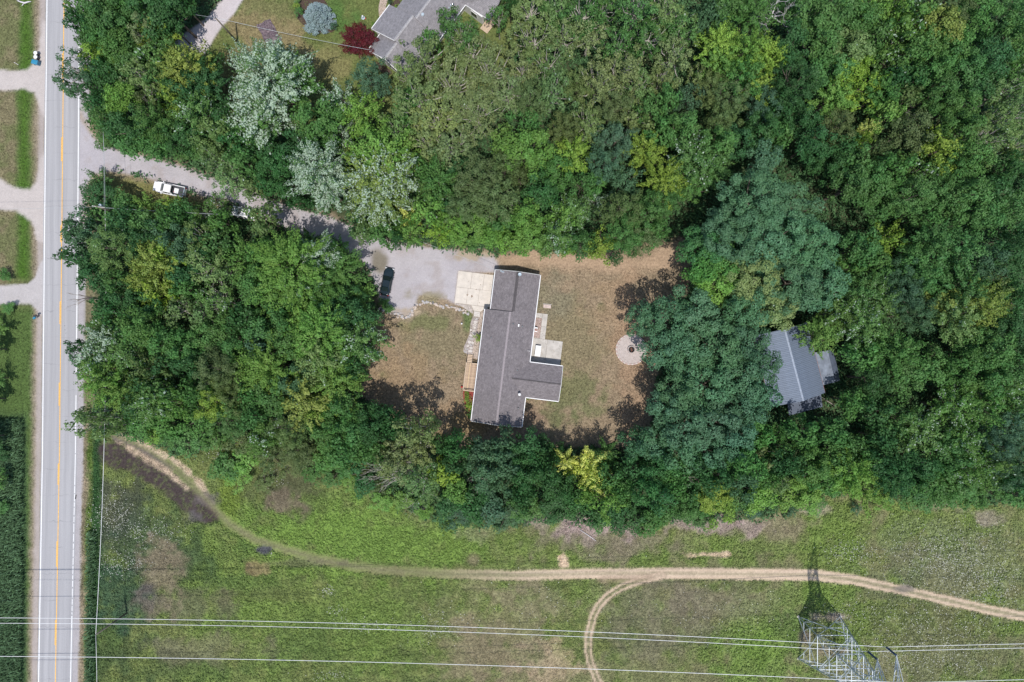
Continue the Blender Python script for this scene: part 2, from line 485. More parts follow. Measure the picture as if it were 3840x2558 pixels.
CLEAR = [(1350, 1150), (1470, 1180), (1540, 1192), (1545, 1100), (1640, 1085), (1690, 1080), (1700, 1000), (1850, 990), (1850, 945), (2200, 950), (2560, 885), (2640, 1000),
         (2560, 1120), (2480, 1250), (2450, 1500), (2450, 1680), (1740, 1680), (1560, 1640), (1330, 1480), (1330, 1250)]
NBL = [(760, 210), (830, 95), (930, -60), (2000, -60), (1900, 300), (1500, 420), (1250, 500), (880, 520), (820, 400)]
BACKDIRT = [(1845, 945), (2000, 938), (2200, 950), (2400, 965), (2560, 905), (2620, 960), (2500, 1010), (2320, 1020), (2150, 1012), (2030, 1000), (1860, 1000)]
PICKLAWN = [(400, 642), (494, 656), (603, 684), (702, 722), (784, 742), (860, 752), (800, 830), (400, 800), (360, 690)]
MEADOW = [(318, 1640), (470, 1640), (700, 1700), (900, 1640), (1300, 1640), (1500, 1900), (1700, 1990), (2000, 1960), (2900, 1950), (3100, 1850), (3400, 1860),
          (4000, 1900), (4000, 2700), (318, 2700)]
MUD = [(368, 1655), (440, 1648), (560, 1702), (640, 1760), (700, 1815), (770, 1862), (815, 1915), (820, 1950), (770, 1965), (700, 1920), (610, 1850), (480, 1770), (385, 1735)]
TRACK = [(420, 1630), (560, 1690), (680, 1775), (770, 1870), (860, 1965), (960, 2025), (1060, 2058), (1200, 2098), (1340, 2128), (1500, 2142), (1650, 2151), (1920, 2158),
         (2200, 2152), (2450, 2150), (2880, 2154), (3060, 2157), (3200, 2175), (3350, 2206), (3500, 2240), (3700, 2285), (3900, 2324), (4050, 2350)]
LOOP = [(2480, 2158), (2390, 2180), (2330, 2203), (2276, 2238), (2245, 2272), (2225, 2310), (2208, 2378), (2205, 2440), (2215, 2490), (2240, 2550), (2290, 2650)]

G_MEADOW = (0.150, 0.190, 0.062); G_BRIGHT = (0.158, 0.235, 0.055); G_LUSH = (0.160, 0.258, 0.055); G_DARK = (0.045, 0.08, 0.035)
C_DRY = (0.26, 0.21, 0.135); C_LAWN = (0.25, 0.192, 0.128); C_DIRT = (0.58, 0.45, 0.345); C_MUD = (0.095, 0.082, 0.085)
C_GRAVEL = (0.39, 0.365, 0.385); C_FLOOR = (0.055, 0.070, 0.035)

def ground_field(x, y):
    """x, y photo px -> colour (N,3), grit (N), region id (N)"""
    n = x.size
    col = np.zeros((n, 3)); grit = np.zeros(n); reg = np.zeros(n, int)
    wob = (fnoise(x, y, 60, 0) - 0.5) * 40
    wob2 = (fnoise(x, y, 22, 2) - 0.5) * 16
    big = fnoise(x, y, 170, 1)
    def put(m, c, g=None, r=None):
        nonlocal col, grit, reg
        m = np.clip(m, 0, 1)
        col = col * (1 - m[:, None]) + np.array(c)[None] * m[:, None]
        if g is not None: grit = grit * (1 - m) + g * m
        if r is not None: reg[m > 0.5] = r
    def ell(cx, cy, rx, ry, c, s=1.0, w=0.45, g=None):
        d = 1 - np.hypot((x - cx) / rx, (y - cy) / ry) + (fnoise(x, y, 46, 3, 5) - 0.5) * (2.6 if rx > 30 else 1.2)
        put(soft(d, w) * s, c, g)
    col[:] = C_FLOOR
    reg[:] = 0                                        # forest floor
    # meadow and its patches
    m = soft(poly_sdf(x, y, MEADOW) + wob, 14)
    put(m, G_MEADOW, 0, 1)
    put(m * soft(fnoise(x, y, 75, 2, 5) - 0.53, 0.08) * 0.22, G_DARK)
    put(m * soft(fnoise(x, y, 55, 5, 5) - 0.56, 0.07) * 0.4, (0.19, 0.20, 0.075))
    put(m * soft(big - 0.55, 0.12) * 0.6, G_BRIGHT)
    dry = soft(fnoise(x, y, 120, 4, 5) - 0.52, 0.07) * m * soft(x - 1650 + wob * 6, 350)
    put(dry * 0.55, (0.21, 0.185, 0.115))
    def me(*a, **k):
        ell(*a, **k)
    me(1380, 2020, 430, 120, G_LUSH, 0.85)
    me(1150, 1930, 260, 110, G_LUSH, 0.5)
    me(1150, 2330, 420, 180, G_BRIGHT, 0.65)
    me(780, 2100, 330, 140, G_BRIGHT, 0.45)
    me(1850, 2060, 260, 90, G_BRIGHT, 0.5)
    me(2750, 2030, 260, 60, G_BRIGHT, 0.6)
    me(2840, 2420, 170, 170, G_LUSH, 0.7)
    me(3150, 1990, 330, 70, G_BRIGHT, 0.5)
    me(3550, 1950, 260, 80, G_BRIGHT, 0.5)
    me(1900, 2280, 150, 50, G_BRIGHT, 0.5)
    me(2180, 2250, 90, 60, G_BRIGHT, 0.6)
    me(3010, 2250, 140, 60, G_LUSH, 0.5)
    me(3750, 2100, 130, 90, G_BRIGHT, 0.35)
    me(860, 1840, 40, 110, (0.15, 0.21, 0.035), 0.7)
    me(560, 2120, 280, 230, G_DARK, 0.55)
    me(420, 2420, 120, 160, G_DARK, 0.6)
    me(700, 2500, 200, 60, G_DARK, 0.4)
    me(1180, 2420, 120, 80, G_DARK, 0.3)
    me(960, 2200, 120, 60, G_DARK, 0.3)
    me(3300, 2200, 120, 40, G_DARK, 0.3)
    me(3000, 2330, 120, 60, G_DARK, 0.35)
    me(420, 1920, 90, 110, (0.07, 0.075, 0.055), 0.75)
    me(520, 2060, 200, 110, (0.055, 0.085, 0.05), 0.5)
    me(450, 2230, 110, 120, (0.04, 0.09, 0.055), 0.6)
    me(1080, 1800, 130, 100, (0.085, 0.085, 0.05), 0.8)
    me(1070, 1880, 60, 40, (0.20, 0.14, 0.12), 0.5)
    me(600, 2160, 70, 120, (0.25, 0.185, 0.14), 0.6)
    me(560, 2230, 50, 40, (0.085, 0.08, 0.085), 0.75)
    me(700, 2260, 160, 60, (0.17, 0.15, 0.10), 0.45)
    me(760, 2430, 180, 50, (0.20, 0.165, 0.12), 0.5)
    me(965, 2130, 40, 28, (0.26, 0.17, 0.11), 0.6)
    me(1040, 2230, 220, 30, (0.15, 0.10, 0.07), 0.2)
    me(1890, 2370, 150, 170, (0.24, 0.19, 0.13), 0.5)
    me(1780, 2450, 130, 110, (0.23, 0.185, 0.125), 0.55)
    me(2070, 2500, 90, 90, (0.40, 0.30, 0.21), 0.55)
    me(2000, 2250, 150, 60, (0.22, 0.18, 0.13), 0.4)
    me(2460, 2330, 200, 130, (0.16, 0.15, 0.10), 0.6)
    me(2700, 2260, 200, 70, (0.19, 0.16, 0.12), 0.5)
    me(2300, 2020, 260, 60, (0.20, 0.165, 0.125), 0.7)
    me(3540, 2450, 260, 90, (0.17, 0.16, 0.10), 0.55)
    me(3450, 2330, 260, 90, (0.13, 0.145, 0.06), 0.5)
    me(3560, 2100, 260, 130, (0.15, 0.16, 0.10), 0.45)
    me(2930, 1990, 110, 45, (0.24, 0.18, 0.145), 0.6)
    # dead brush along the wood's edge
    for (cx, cy, rx, ry, s) in ((2140, 1965, 60, 45, .9), (2250, 1975, 80, 40, .9), (2390, 1975, 50, 45, .7), (2560, 1965, 60, 35, .8), (2680, 1965, 80, 30, .9), (2810, 1985, 60, 30, .8),
                                (2030, 1945, 50, 40, .6), (3040, 1905, 60, 25, .6), (3500, 1900, 60, 25, .5), (3700, 1940, 60, 30, .6), (1800, 2000, 60, 25, .3), (2210, 2035, 40, 15, .5)):
        me(cx, cy, rx, ry, (0.30, 0.235, 0.215), s)
    me(2112, 2098, 36, 24, (0.56, 0.43, 0.31), 0.95, w=0.2)
    me(2660, 2078, 70, 11, (0.52, 0.40, 0.29), 0.9, w=0.3)
    me(1775, 2100, 26, 24, (0.25, 0.19, 0.14), 0.6)
    me(3110, 2312, 50, 20, (0.25, 0.20, 0.18), 0.8)
    me(3020, 2390, 25, 30, (0.22, 0.17, 0.14), 0.7)
    me(3120, 2440, 60, 22, (0.24, 0.17, 0.15), 0.6)
    # brush / rough ground between wood and meadow
    # verges right of the road
    X = x - rr(y)
    v = soft(y - 1540 + wob, 60)
    put(soft(X - 22, 8) * soft(74 - X + wob2, 14), (0.16, 0.145, 0.085), 0, 5)
    put(soft(X - 44 + wob2 * .4, 6) * soft(70 - X + wob2, 10) * v, (0.09, 0.15, 0.03))
    put(soft(X - 66 + wob2 * .4, 6) * soft(100 - X + wob2, 14) * v, (0.035, 0.085, 0.028))
    put(soft(X - 26, 6) * soft(56 - X + wob2 * 2, 12) * soft(y - 1550, 40) * soft(fnoise(x, y, 90, 2) - 0.5, 0.12) * 0.8, (0.30, 0.24, 0.17))
    # left of the road
    Xl = rl(y) - x
    lf = soft(rl(y) - x - 4, 6)
    put(lf, (0.175, 0.155, 0.088), 0, 2)
    put(lf * soft(fnoise(x, y, 70, 5) - 0.5, 0.12) * 0.65, (0.11, 0.135, 0.05))
    put(lf * soft(y - 1150, 30), (0.075, 0.12, 0.035))
    put(lf * soft(y - 1560 + wob, 40) * soft(100 - x + wob2, 10), (0.05, 0.095, 0.04))
    strip = [(95, -60), (96, 240), (96, 241)]
    cxs = np.interp(y, [0, 240, 340, 700, 800, 1060], [97, 98, 92, 88, 90, 86])
    w_ = np.interp(y, [0, 240, 340, 460, 700, 800, 1060], [24, 30, 34, 24, 28, 24, 30])
    put(lf * (0.55 + 0.45 * fnoise(x, y, 30, 1)) * 1.1 * soft(w_ - np.abs(x - cxs) + wob2 * .9, 13) * soft(1050 - y, 20), (0.062, 0.120, 0.024))
    put(lf * soft(w_ * .45 - np.abs(x - cxs) + wob2 * .9, 11) * soft(1050 - y, 20) * 0.6, (0.055, 0.120, 0.014))
    put(lf * soft(40 - Xl + wob2, 14), (0.26, 0.215, 0.16), 0.3)
    put(soft(26 - Xl + wob2 * .6, 8) * lf, (0.36, 0.315, 0.29), 1)
    for P in (LD1, LD2):
        put(soft(poly_sdf(x, y, P) + wob2 * .7, 8), (0.46, 0.415, 0.39), 1, 3)
    put(soft(poly_sdf(x, y, LD3) + wob2 * .2, 4), (0.42, 0.395, 0.39), 1, 3)
    # right shoulder
    wsh = np.interp(y, [0, 430, 1100, 1700, 1950, 2350, 2558], [40, 42, 30, 30, 27, 30, 27])
    put(soft(X - 2, 4) * soft(wsh - X + wob2 * .3, 4), (0.36, 0.34, 0.345), 1, 4)
    # lawns
    L = soft(poly_sdf(x, y, CLEAR) + wob, 10)
    put(L, C_LAWN, 0, 2)
    for (cx, cy, rx, ry, c, s) in ((1650, 1270, 200, 110, (0.155, 0.15, 0.08), .5), (2130, 1490, 110, 90, (0.09, 0.13, 0.045), .6), (2150, 1300, 130, 190, (0.165, 0.155, 0.08), .5),
                                   (2060, 1100, 70, 80, (0.19, 0.175, 0.12), .6), (2255, 1150, 18, 20, (0.07, 0.10, 0.04), .8), (1440, 1405, 22, 18, (0.09, 0.12, 0.04), .6),
                                   (2010, 1560, 60, 40, (0.26, 0.18, 0.13), .6), (2110, 1560, 60, 30, (0.10, 0.12, 0.05), .6), (2300, 1150, 90, 130, (0.29, 0.205, 0.13), .6),
                                   (2370, 1280, 60, 200, (0.30, 0.205, 0.135), .6), (2380, 1500, 60, 150, (0.30, 0.205, 0.135), .5), (1500, 1420, 120, 110, (0.27, 0.19, 0.115), .6),
                                   (1700, 1560, 90, 60, (0.26, 0.18, 0.11), .6), (1580, 1210, 90, 25, (0.13, 0.15, 0.06), .6), (1752, 1210, 18, 40, (0.08, 0.14, 0.04), .7),
                                   (1430, 1300, 70, 130, (0.265, 0.195, 0.12), .5), (1720, 1600, 80, 40, (0.22, 0.16, 0.08), .7)):
        ell(cx, cy, rx, ry, c, s)
    put(soft(poly_sdf(x, y, BACKDIRT) + wob * .8, 22) * 0.9, (0.37, 0.265, 0.18), 0.5)
    put(soft(poly_sdf(x, y, PICKLAWN) + wob2, 8), (0.165, 0.16, 0.062), 0, 2)
    NL = soft(poly_sdf(x, y, NBL) + wob2, 12)
    put(NL, (0.12, 0.145, 0.048), 0, 2)
    for (cx, cy, rx, ry, c, s) in ((1010, 110, 150, 120, (0.23, 0.18, 0.10), .8), (1180, 230, 160, 60, (0.22, 0.19, 0.09), .6), (900, 330, 80, 120, (0.13, 0.12, 0.05), .7),
                                   (1260, 60, 60, 70, (0.055, 0.13, 0.03), .7), (1100, 20, 150, 50, (0.09, 0.13, 0.04), .5), (1200, 270, 120, 30, (0.17, 0.16, 0.07), .5)):
        ell(cx, cy, rx, ry, c, s)
    put(soft(poly_sdf(x, y, NBD) + wob2 * .4, 6), (0.50, 0.455, 0.46), 1, 3)
    # gravel drive
    D = poly_sdf(x, y, DRIVE)
    put(soft(D + 16 + wob2 * 1.4, 14) * 0.75, (0.30, 0.235, 0.17), 0.4)
    put(soft(D + wob2 * .7, 7), C_GRAVEL, 1, 3)
    dd = soft(D, 7)
    put(dd * soft(fnoise(x, y, 90, 1) - 0.5, 0.15) * 0.45, (0.45, 0.425, 0.44))
    put(dd * soft(fnoise(x, y, 45, 4) - 0.56, 0.1) * 0.5, (0.33, 0.285, 0.27))
    ell(1600, 1118, 80, 22, (0.24, 0.21, 0.13), .8)
    ell(1500, 1165, 60, 18, (0.36, 0.29, 0.21), .8)
    ell(1780, 955, 60, 22, (0.36, 0.29, 0.20), .8)
    ell(1420, 985, 30, 45, (0.16, 0.14, 0.09), .8)
    # mud and the dirt track
    md = soft(poly_sdf(x, y, MUD) + wob * .9 + wob2 * 1.6, 10)
    d, s, t = line_dist(x, y, TRACK)
    dl, sl, tl = line_dist(x, y, [(360, 1620), (480, 1672), (600, 1740), (700, 1820), (800, 1930), (900, 2010)])
    streak = fnoise(x * 0 + dl * sl * 3.2, tl * 900, 16, 2)
    put(md * (0.62 + 0.38 * soft(streak - 0.42, 0.10)), (0.056, 0.043, 0.042), 0.4)
    for P, w in (([(430, 1636), (520, 1662), (620, 1712)], 13), ([(650, 1722), (720, 1780), (750, 1815), (775, 1855)], 11), ([(440, 1650), (560, 1725), (640, 1775), (700, 1830)], 10)):
        dd2, _, _ = line_dist(x, y, P)
        put(soft(w + wob2 * 1.5 - dd2, 7) * (0.35 + 0.6 * soft(fnoise(x, y, 14, 1) - .42, .15)), (0.47, 0.37, 0.27), 0)
    dd2, _, _ = line_dist(x, y, [(425, 1642), (500, 1668), (580, 1715), (650, 1755)])
    put(soft(7 + wob2 * .4 - dd2, 5) * 0.9, (0.10, 0.085, 0.09), 0.5)
    ell(775, 1880, 40, 26, (0.12, 0.105, 0.10), .8)
    ell(730, 1940, 40, 26, (0.105, 0.095, 0.095), .8)
    st = np.interp(x, [400, 700, 900, 1300, 1600, 1900, 2200, 3000, 4000], [0.05, 0.25, 0.45, 0.55, 0.6, 0.8, 1, 1, 1])
    hw = np.interp(x, [400, 1300, 1900, 2400, 3000, 3350, 4000], [16, 20, 19, 20, 23, 17, 19])
    base = soft(hw + wob2 * .35 - d, 4)
    tc = np.where(x[:, None] < 1750, np.array([[0.27, 0.215, 0.15]]), np.array([[0.52, 0.40, 0.285]]))
    k = soft(x - 1800, 300)[:, None]
    tc = np.array([[0.20, 0.165, 0.105]]) * (1 - k) + np.array(C_DIRT)[None] * k
    m_ = (base * st * 0.9)[:, None]
    col = col * (1 - m_) + tc * m_
    grit = grit * (1 - m_[:, 0]) + 0.85 * m_[:, 0]
    reg[(base > .5) & (d < 30)] = 6
    mid = soft(6.5 + wob2 * .35 - d, 4) * np.interp(x, [400, 1900, 2100, 3000, 3200, 3400, 4000], [.8, .7, .5, .55, .8, .85, .8])
    put(mid * base, (0.17, 0.165, 0.09), 0.3)
    dlane = soft(3.0 + wob2 * .2 - np.abs(d - hw * .72), 3) * soft(x - 1900, 200) * 0.35
    put(dlane, (0.42, 0.31, 0.22), 0.8)
    put(soft(6 - np.abs(d - hw - 4) , 5) * (s > 0) * soft(x - 1200, 300) * 0.35, (0.11, 0.10, 0.06))
    ell(3395, 2207, 32, 10, (0.17, 0.15, 0.13), .8)
    ell(990, 2062, 28, 16, (0.07, 0.07, 0.085), .95, w=0.2)
    ell(1140, 2110, 120, 14, (0.13, 0.11, 0.085), .55)
    d, s, t = line_dist(x, y, LOOP)
    put(soft(19 + wob2 * .4 - d, 6) * 0.5, (0.26, 0.21, 0.15), 0.4, 6)
    put(soft(4.5 + wob2 * .3 - np.abs(d - 9.5), 3) * 0.8, (0.50, 0.385, 0.285), 0.8)
    d, s, t = line_dist(x, y, [(2440, 2165), (2370, 2170), (2260, 2175)])
    put(soft(14 + wob2 * .6 - d, 10) * 0.5, (0.30, 0.22, 0.16), 0.5)
    return col, grit, reg

# ------------------------------------------------------------------ ground sheets
GX0, GX1, GY0, GY1, GS = -106.0, 106.0, -76.0, 76.0, 0.34
nx = int((GX1 - GX0) / GS) + 1; ny = int((GY1 - GY0) / GS) + 1
gx, gy = np.meshgrid(np.linspace(GX0, GX1, nx), np.linspace(GY0, GY1, ny))
gx = gx.ravel(); gy = gy.ravel()
gpx = gx / S + 1920; gpy = 1279 - gy / S
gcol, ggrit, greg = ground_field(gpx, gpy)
idx = np.arange(nx * ny).reshape(ny, nx)
quads = np.stack([idx[:-1, :-1], idx[:-1, 1:], idx[1:, 1:], idx[1:, :-1]], -1).reshape(-1, 4)
qreg = greg[quads[:, 0]]

def np_mesh(name, V, F, mat, attrs, dom='POINT', smooth=False):
    """V (n,3), F (m,k) faces of one size, attrs {name: (type, array)}"""
    me = bpy.data.meshes.new(name)
    n, (m, k) = len(V), F.shape
    me.vertices.add(n); me.vertices.foreach_set('co', V.astype(np.float32).ravel())
    me.loops.add(m * k); me.loops.foreach_set('vertex_index', F.astype(np.int32).ravel())
    me.polygons.add(m)
    me.polygons.foreach_set('loop_start', np.arange(0, m * k, k, dtype=np.int32))
    me.polygons.foreach_set('loop_total', np.full(m, k, dtype=np.int32))
    me.materials.append(mat)
    for an, (ty, arr) in attrs.items():
        a = me.attributes.new(an, ty, dom)
        if ty == 'FLOAT_COLOR':
            c = np.ones((len(arr), 4), np.float32); c[:, :3] = arr
            a.data.foreach_set('color', c.ravel())
        else:
            a.data.foreach_set('value', arr.astype(np.float32))
    if smooth: me.polygons.foreach_set('use_smooth', np.ones(m, bool))
    me.update(); me.validate()
    return me

REG = {0: 'forest_floor', 1: 'meadow', 2: 'lawn', 3: 'gravel_driveway', 4: 'road_shoulder', 5: 'grass_verge', 6: 'dirt_track'}
GZ = (fnoise(gx, gy, 9, 1) - 0.5) * 0.0
for r, nm in REG.items():
    q = quads[qreg == r]
    if len(q) == 0: continue
    u, inv = np.unique(q, return_inverse=True)
    V = np.stack([gx[u], gy[u], GZ[u]], -1); F = inv.reshape(-1, 4)
    C = gcol[u]; Gt = ggrit[u]
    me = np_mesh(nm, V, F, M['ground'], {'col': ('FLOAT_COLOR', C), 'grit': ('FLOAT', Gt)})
    o = bpy.data.objects.new(nm, me); COL.objects.link(o); tag(o, kind='structure')
# land beyond, out to the horizon
B = 3000.0
rv = [(GX0, GY0), (GX1, GY0), (GX1, GY1), (GX0, GY1), (-B, -B), (B, -B), (B, B), (-B, B)]
V = np.array([(a, b, 0.0) for a, b in rv]); F = np.array([(4, 5, 1, 0), (5, 6, 2, 1), (6, 7, 3, 2), (7, 4, 0, 3)])
C = np.tile(np.array(G_MEADOW), (8, 1))
me = np_mesh('ground', V, F, M['ground'], {'col': ('FLOAT_COLOR', C), 'grit': ('FLOAT', np.zeros(8))})
o = bpy.data.objects.new('ground', me); COL.objects.link(o); tag(o, kind='structure')

# road ribbon with lateral / lengthwise coordinates, and its painted lines
def ribbon(name, fl, fr, y0, y1, z, mat, parent=None, step=20, wob=0.0):
    ys = np.arange(y0, y1 + 1e-6, step)
    V = []; uv = []
    for y in ys:
        a = W(fl(y) + wob * random.uniform(-1, 1), y); b = W(fr(y) + wob * random.uniform(-1, 1), y)
        V += [(a.x, a.y, z), (b.x, b.y, z)]; uv += [(0, -a.y), (b.x - a.x, -a.y)]
    F = [(2 * i, 2 * i + 2, 2 * i + 3, 2 * i + 1) for i in range(len(ys) - 1)]
    me = bpy.data.meshes.new(name); me.from_pydata(V, [], F)
    ul = me.uv_layers.new(name='UVMap')
    for lp in me.loops: ul.data[lp.index].uv = uv[lp.vertex_index]
    me.materials.append(mat)
    if parent is None:
        o = bpy.data.objects.new(name, me); COL.objects.link(o)
    else: o = part(name, me, parent)
    return o
random.seed(3)
road = ribbon('road', lambda y: rl(y) - 5, lambda y: rr(y) + 6, -320, 2880, 0.012, M['asphalt'], wob=1.0)
tag(road, kind='structure')
ZP = 0.017
ribbon('edge_line', lambda y: rl(y) - 1.7, lambda y: rl(y) + 1.7, -300, 2860, ZP, M['wline'], road)
ribbon('edge_line', lambda y: rr(y) - 1.7, lambda y: rr(y) + 1.7, -300, 1405, ZP, M['wline'], road)
y = 1480
random.seed(5)
for (a, b) in ((1482, 1545), (1549, 1560), (1566, 1700), (1703, 1820), (1823, 1850), (1853, 1880), (1884, 1900)):
    ribbon('edge_line', lambda y: rr(y) - 1.4, lambda y: rr(y) + 1.3, a, b, ZP, M['wline'], road, step=(b - a) / 3)
y = 1904
while y < 2300:
    ln = random.uniform(12, 34)
    ribbon('edge_line', lambda y: rr(y) - 1.2, lambda y: rr(y) + 1.1, y, y + ln, ZP, M['wline'], road, step=ln / 2)
    y += ln + random.uniform(3, 7)
ribbon('edge_line', lambda y: rr(y) - 1.4, lambda y: rr(y) + 1.4, 2305, 2860, ZP, M['wline'], road)
ribbon('centre_line', lambda y: rc(y) - 1.2, lambda y: rc(y) + 1.6, -300, 2860, ZP, M['yellow'], road)
for (a, b) in ((-60, -150), (200, 295), (515, 605), (845, 908), (1130, 1215), (1435, 1522), (1738, 1818), (2030, 2125), (2325, 2420), (2640, 2720)):
    a, b = min(a, b), max(a, b)
    ribbon('centre_dash', lambda y: rc(y) - 5.0, lambda y: rc(y) - 1.9, a, b, ZP, M['yellow'], road, step=(b - a) / 4)

# ------------------------------------------------------------------ trees: crowns of leaf sprays set on clumps
def leaves_mesh(name, P, Nn, size, rnd, tint, mat, axis=None, aspect=0.75):
    n = len(P)
    r = np.random.default_rng(n)
    Nn = Nn / (np.linalg.norm(Nn, axis=1, keepdims=True) + 1e-9)
    a = axis if axis is not None else r.normal(size=(n, 3))
    a = a - (a * Nn).sum(1, keepdims=True) * Nn
    a /= np.linalg.norm(a, axis=1, keepdims=True) + 1e-9
    b = np.cross(Nn, a)
    s = size[:, None]
    V = np.stack([P - a * s * 0.55, P + b * s * 0.5 * aspect, P + a * s * 0.55, P - b * s * 0.5 * aspect], 1).reshape(-1, 3)
    F = np.arange(4 * n).reshape(n, 4)
    return np_mesh(name, V, F, mat, {'rnd': ('FLOAT', rnd), 'tint': ('FLOAT', tint)}, dom='FACE')

def make_crown(kind, R, H, seed):
    """crown of radius R on a tree of height H, origin at the foot of the trunk"""
    r = np.random.default_rng(seed)
    size_f = R / 4.2
    spec = {  # clumps per m2 of crown, clump radius, leaf size, elongation, leaves per m2, flatness
        'm': dict(dens=0.78, rc=0.54, leaf=0.27, el=3.2, lpm=17, jit=0.5),
        'b': dict(dens=0.36, rc=0.95, leaf=0.32, el=1.0, lpm=14, jit=0.6),
        'o': dict(dens=0.30, rc=0.98, leaf=0.25, el=1.0, lpm=27, jit=0.15, core=0.2, stray=0.8),
        'p': dict(dens=0.62, rc=0.62, leaf=0.30, el=1.0, lpm=13, jit=0.7),
        'f': dict(dens=0.90, rc=0.62, leaf=0.21, el=1.2, lpm=22, jit=0.6),
        'r': dict(dens=0.80, rc=0.62, leaf=0.20, el=1.5, lpm=30, jit=0.3),
    }[kind]
    hc = H * 0.66; hz = H * 0.32
    area = math.pi * R * R
    n = max(10, int(area * 1.6 * spec['dens']))
    i = np.arange(n) + 0.5
    ct = 1 - 1.25 * i / n                                  # from the top down to a little under the widest ring
    th = i * 2.399963 + r.normal(size=n) * spec['jit'] * 0.5
    st = np.sqrt(np.clip(1 - ct * ct, 0.02, 1))
    ph = r.uniform(0, 6.28, 4)
    lobe = 1 + 0.13 * np.sin(3 * th + ph[0]) + 0.09 * np.sin(5 * th + ph[1]) + 0.06 * np.sin(8 * th + ph[2])
    rr_ = (0.84 + r.normal(size=n) * 0.09 * (1 + spec['jit'])) * lobe
    cx = np.cos(th) * st * R * rr_; cy = np.sin(th) * st * R * rr_
    cz = hc + ct * hz * (0.86 + r.normal(size=n) * 0.22)
    rc = spec['rc'] * (0.72 + 0.56 * r.random(n)) * (0.8 + 0.2 * min(size_f, 1.4))
    # a core of darker inner clumps so that no sky or ground shows straight through
    m = int(n * spec.get('core', 0.33))
    k = r.integers(0, n, m)
    cx = np.r_[cx, cx[k] * 0.55]; cy = np.r_[cy, cy[k] * 0.55]; cz = np.r_[cz, hc + (cz[k] - hc) * 0.35 - 0.9]; rc = np.r_[rc, rc[k] * 1.25]
    P = []; Nn = []; SZ = []; T = []; AX = []
    for j in range(len(cx)):
        c = np.array([cx[j], cy[j], cz[j]]); q = rc[j]
        out = np.array([cx[j], cy[j], (cz[j] - hc) * 0.8 + 0.25 * R]); out /= np.linalg.norm(out) + 1e-9
        if kind == 'm': out = np.array([cx[j], cy[j], 0.42 * R]); out /= np.linalg.norm(out) + 1e-9
        nl = int(spec['lpm'] * 2.6 * math.pi * q * q * (spec['el'] ** 0.5) * (0.5 if j >= n else 1))
        d = r.normal(size=(nl, 3)); d /= np.linalg.norm(d, axis=1, keepdims=True)
        d[:, 2] = np.where(d[:, 2] < -0.25, -d[:, 2], d[:, 2])
        rad_ = q * ((0.55 + 0.5 * r.random(nl) ** 0.6) if kind != 'o' else (0.78 + 0.22 * r.random(nl)))
        bump = 1 + 0.22 * np.sin(d[:, 0] * 5 + j) * np.sin(d[:, 1] * 5 + 2 * j) + 0.12 * np.sin(d[:, 2] * 9 + j)
        p = d * (rad_ * bump)[:, None]
        p[:, 2] *= 0.72
        if spec['el'] > 1:
            al = p @ out
            p = p + out[None] * (al * (spec['el'] - 1))[:, None]
            taper = 1 - 0.35 * np.clip(al / q, -1, 1)
            perp = p - out[None] * (p @ out)[:, None]
            p = p - perp * (1 - taper)[:, None]
        P.append(c + p)
        Nn.append(d * 0.8 + out * 0.25 + np.array([0, 0, 0.40]) + r.normal(size=(nl, 3)) * 0.42)
        SZ.append(spec['leaf'] * (0.7 + 0.6 * r.random(nl)))
        T.append(np.full(nl, r.random()) * 0.7 + 0.3 * r.random(nl))
        AX.append(out[None] + r.normal(size=(nl, 3)) * (0.35 if kind in 'm' else 1.2))
    # stray sprays beyond the outline
    ns = int(area * 3 * spec.get('stray', 1.0))
    k = r.integers(0, n, ns)
    d = r.normal(size=(ns, 3)); d /= np.linalg.norm(d, axis=1, keepdims=True)
    P.append(np.stack([cx[k], cy[k], cz[k]], 1) + d * (rc[k] * (1.05 + 0.35 * r.random(ns)))[:, None] * np.array([1, 1, 0.7]))
    Nn.append(np.tile([0, 0, 1.0], (ns, 1)) + r.normal(size=(ns, 3)) * 0.5)
    SZ.append(spec['leaf'] * (0.5 + 0.6 * r.random(ns))); T.append(r.random(ns)); AX.append(r.normal(size=(ns, 3)))
    P = np.concatenate(P); Nn = np.concatenate(Nn); SZ = np.concatenate(SZ); T = np.concatenate(T); AX = np.concatenate(AX)
    me = leaves_mesh('crown', P, Nn, SZ, r.random(len(P)), T, M['leaf'], AX)
    # trunk and limbs
    b = MB()
    r0 = 0.028 * H
    lean = r.normal(size=2) * 0.03 * H
    top = Vector((lean[0], lean[1], H * 0.72))
    mid = Vector((lean[0] * .4, lean[1] * .4, H * 0.36))
    b.tube([(0, 0, -0.15), (0, 0, 0.25), tuple(mid), tuple(top)], [r0 * 1.25, r0, r0 * 0.75, r0 * 0.25], 7)
    nlimb = {'p': 26, 'm': 14, 'o': 14}.get(kind, 10)
    ks = r.permutation(n)[:nlimb]
    for j in ks:
        t0 = 0.15 + 0.6 * r.random()
        s0 = mid.lerp(top, t0)
        e = Vector((cx[j], cy[j], cz[j] + (rc[j] * 0.55 if kind == 'p' else -0.1)))
        if kind == 'p': e = e + Vector((cx[j], cy[j], 0)) * 0.08
        mm = s0.lerp(e, 0.55) + Vector((r.normal() * .25, r.normal() * .25, -0.12 * (e - s0).length))
        b.tube([tuple(s0), tuple(mm), tuple(e)], [r0 * 0.42, r0 * 0.26, 0.025], 5, cap=False)
    tm = b.mesh('trunk', M['palebark'] if kind == 'p' else M['bark'], True)
    return me, tm

PROTO = {}
CLS = {'S': (2.2, 5.0), 'M': (3.6, 10.0), 'L': (5.4, 14.0), 'X': (8.2, 17.0)}
def proto(kind, cls, var):
    key = (kind, cls, var)
    if key not in PROTO:
        R, H = CLS[cls]
        PROTO[key] = make_crown(kind, R, H, sum(ord(c) for c in kind + cls) * 10 + var)
    return PROTO[key]

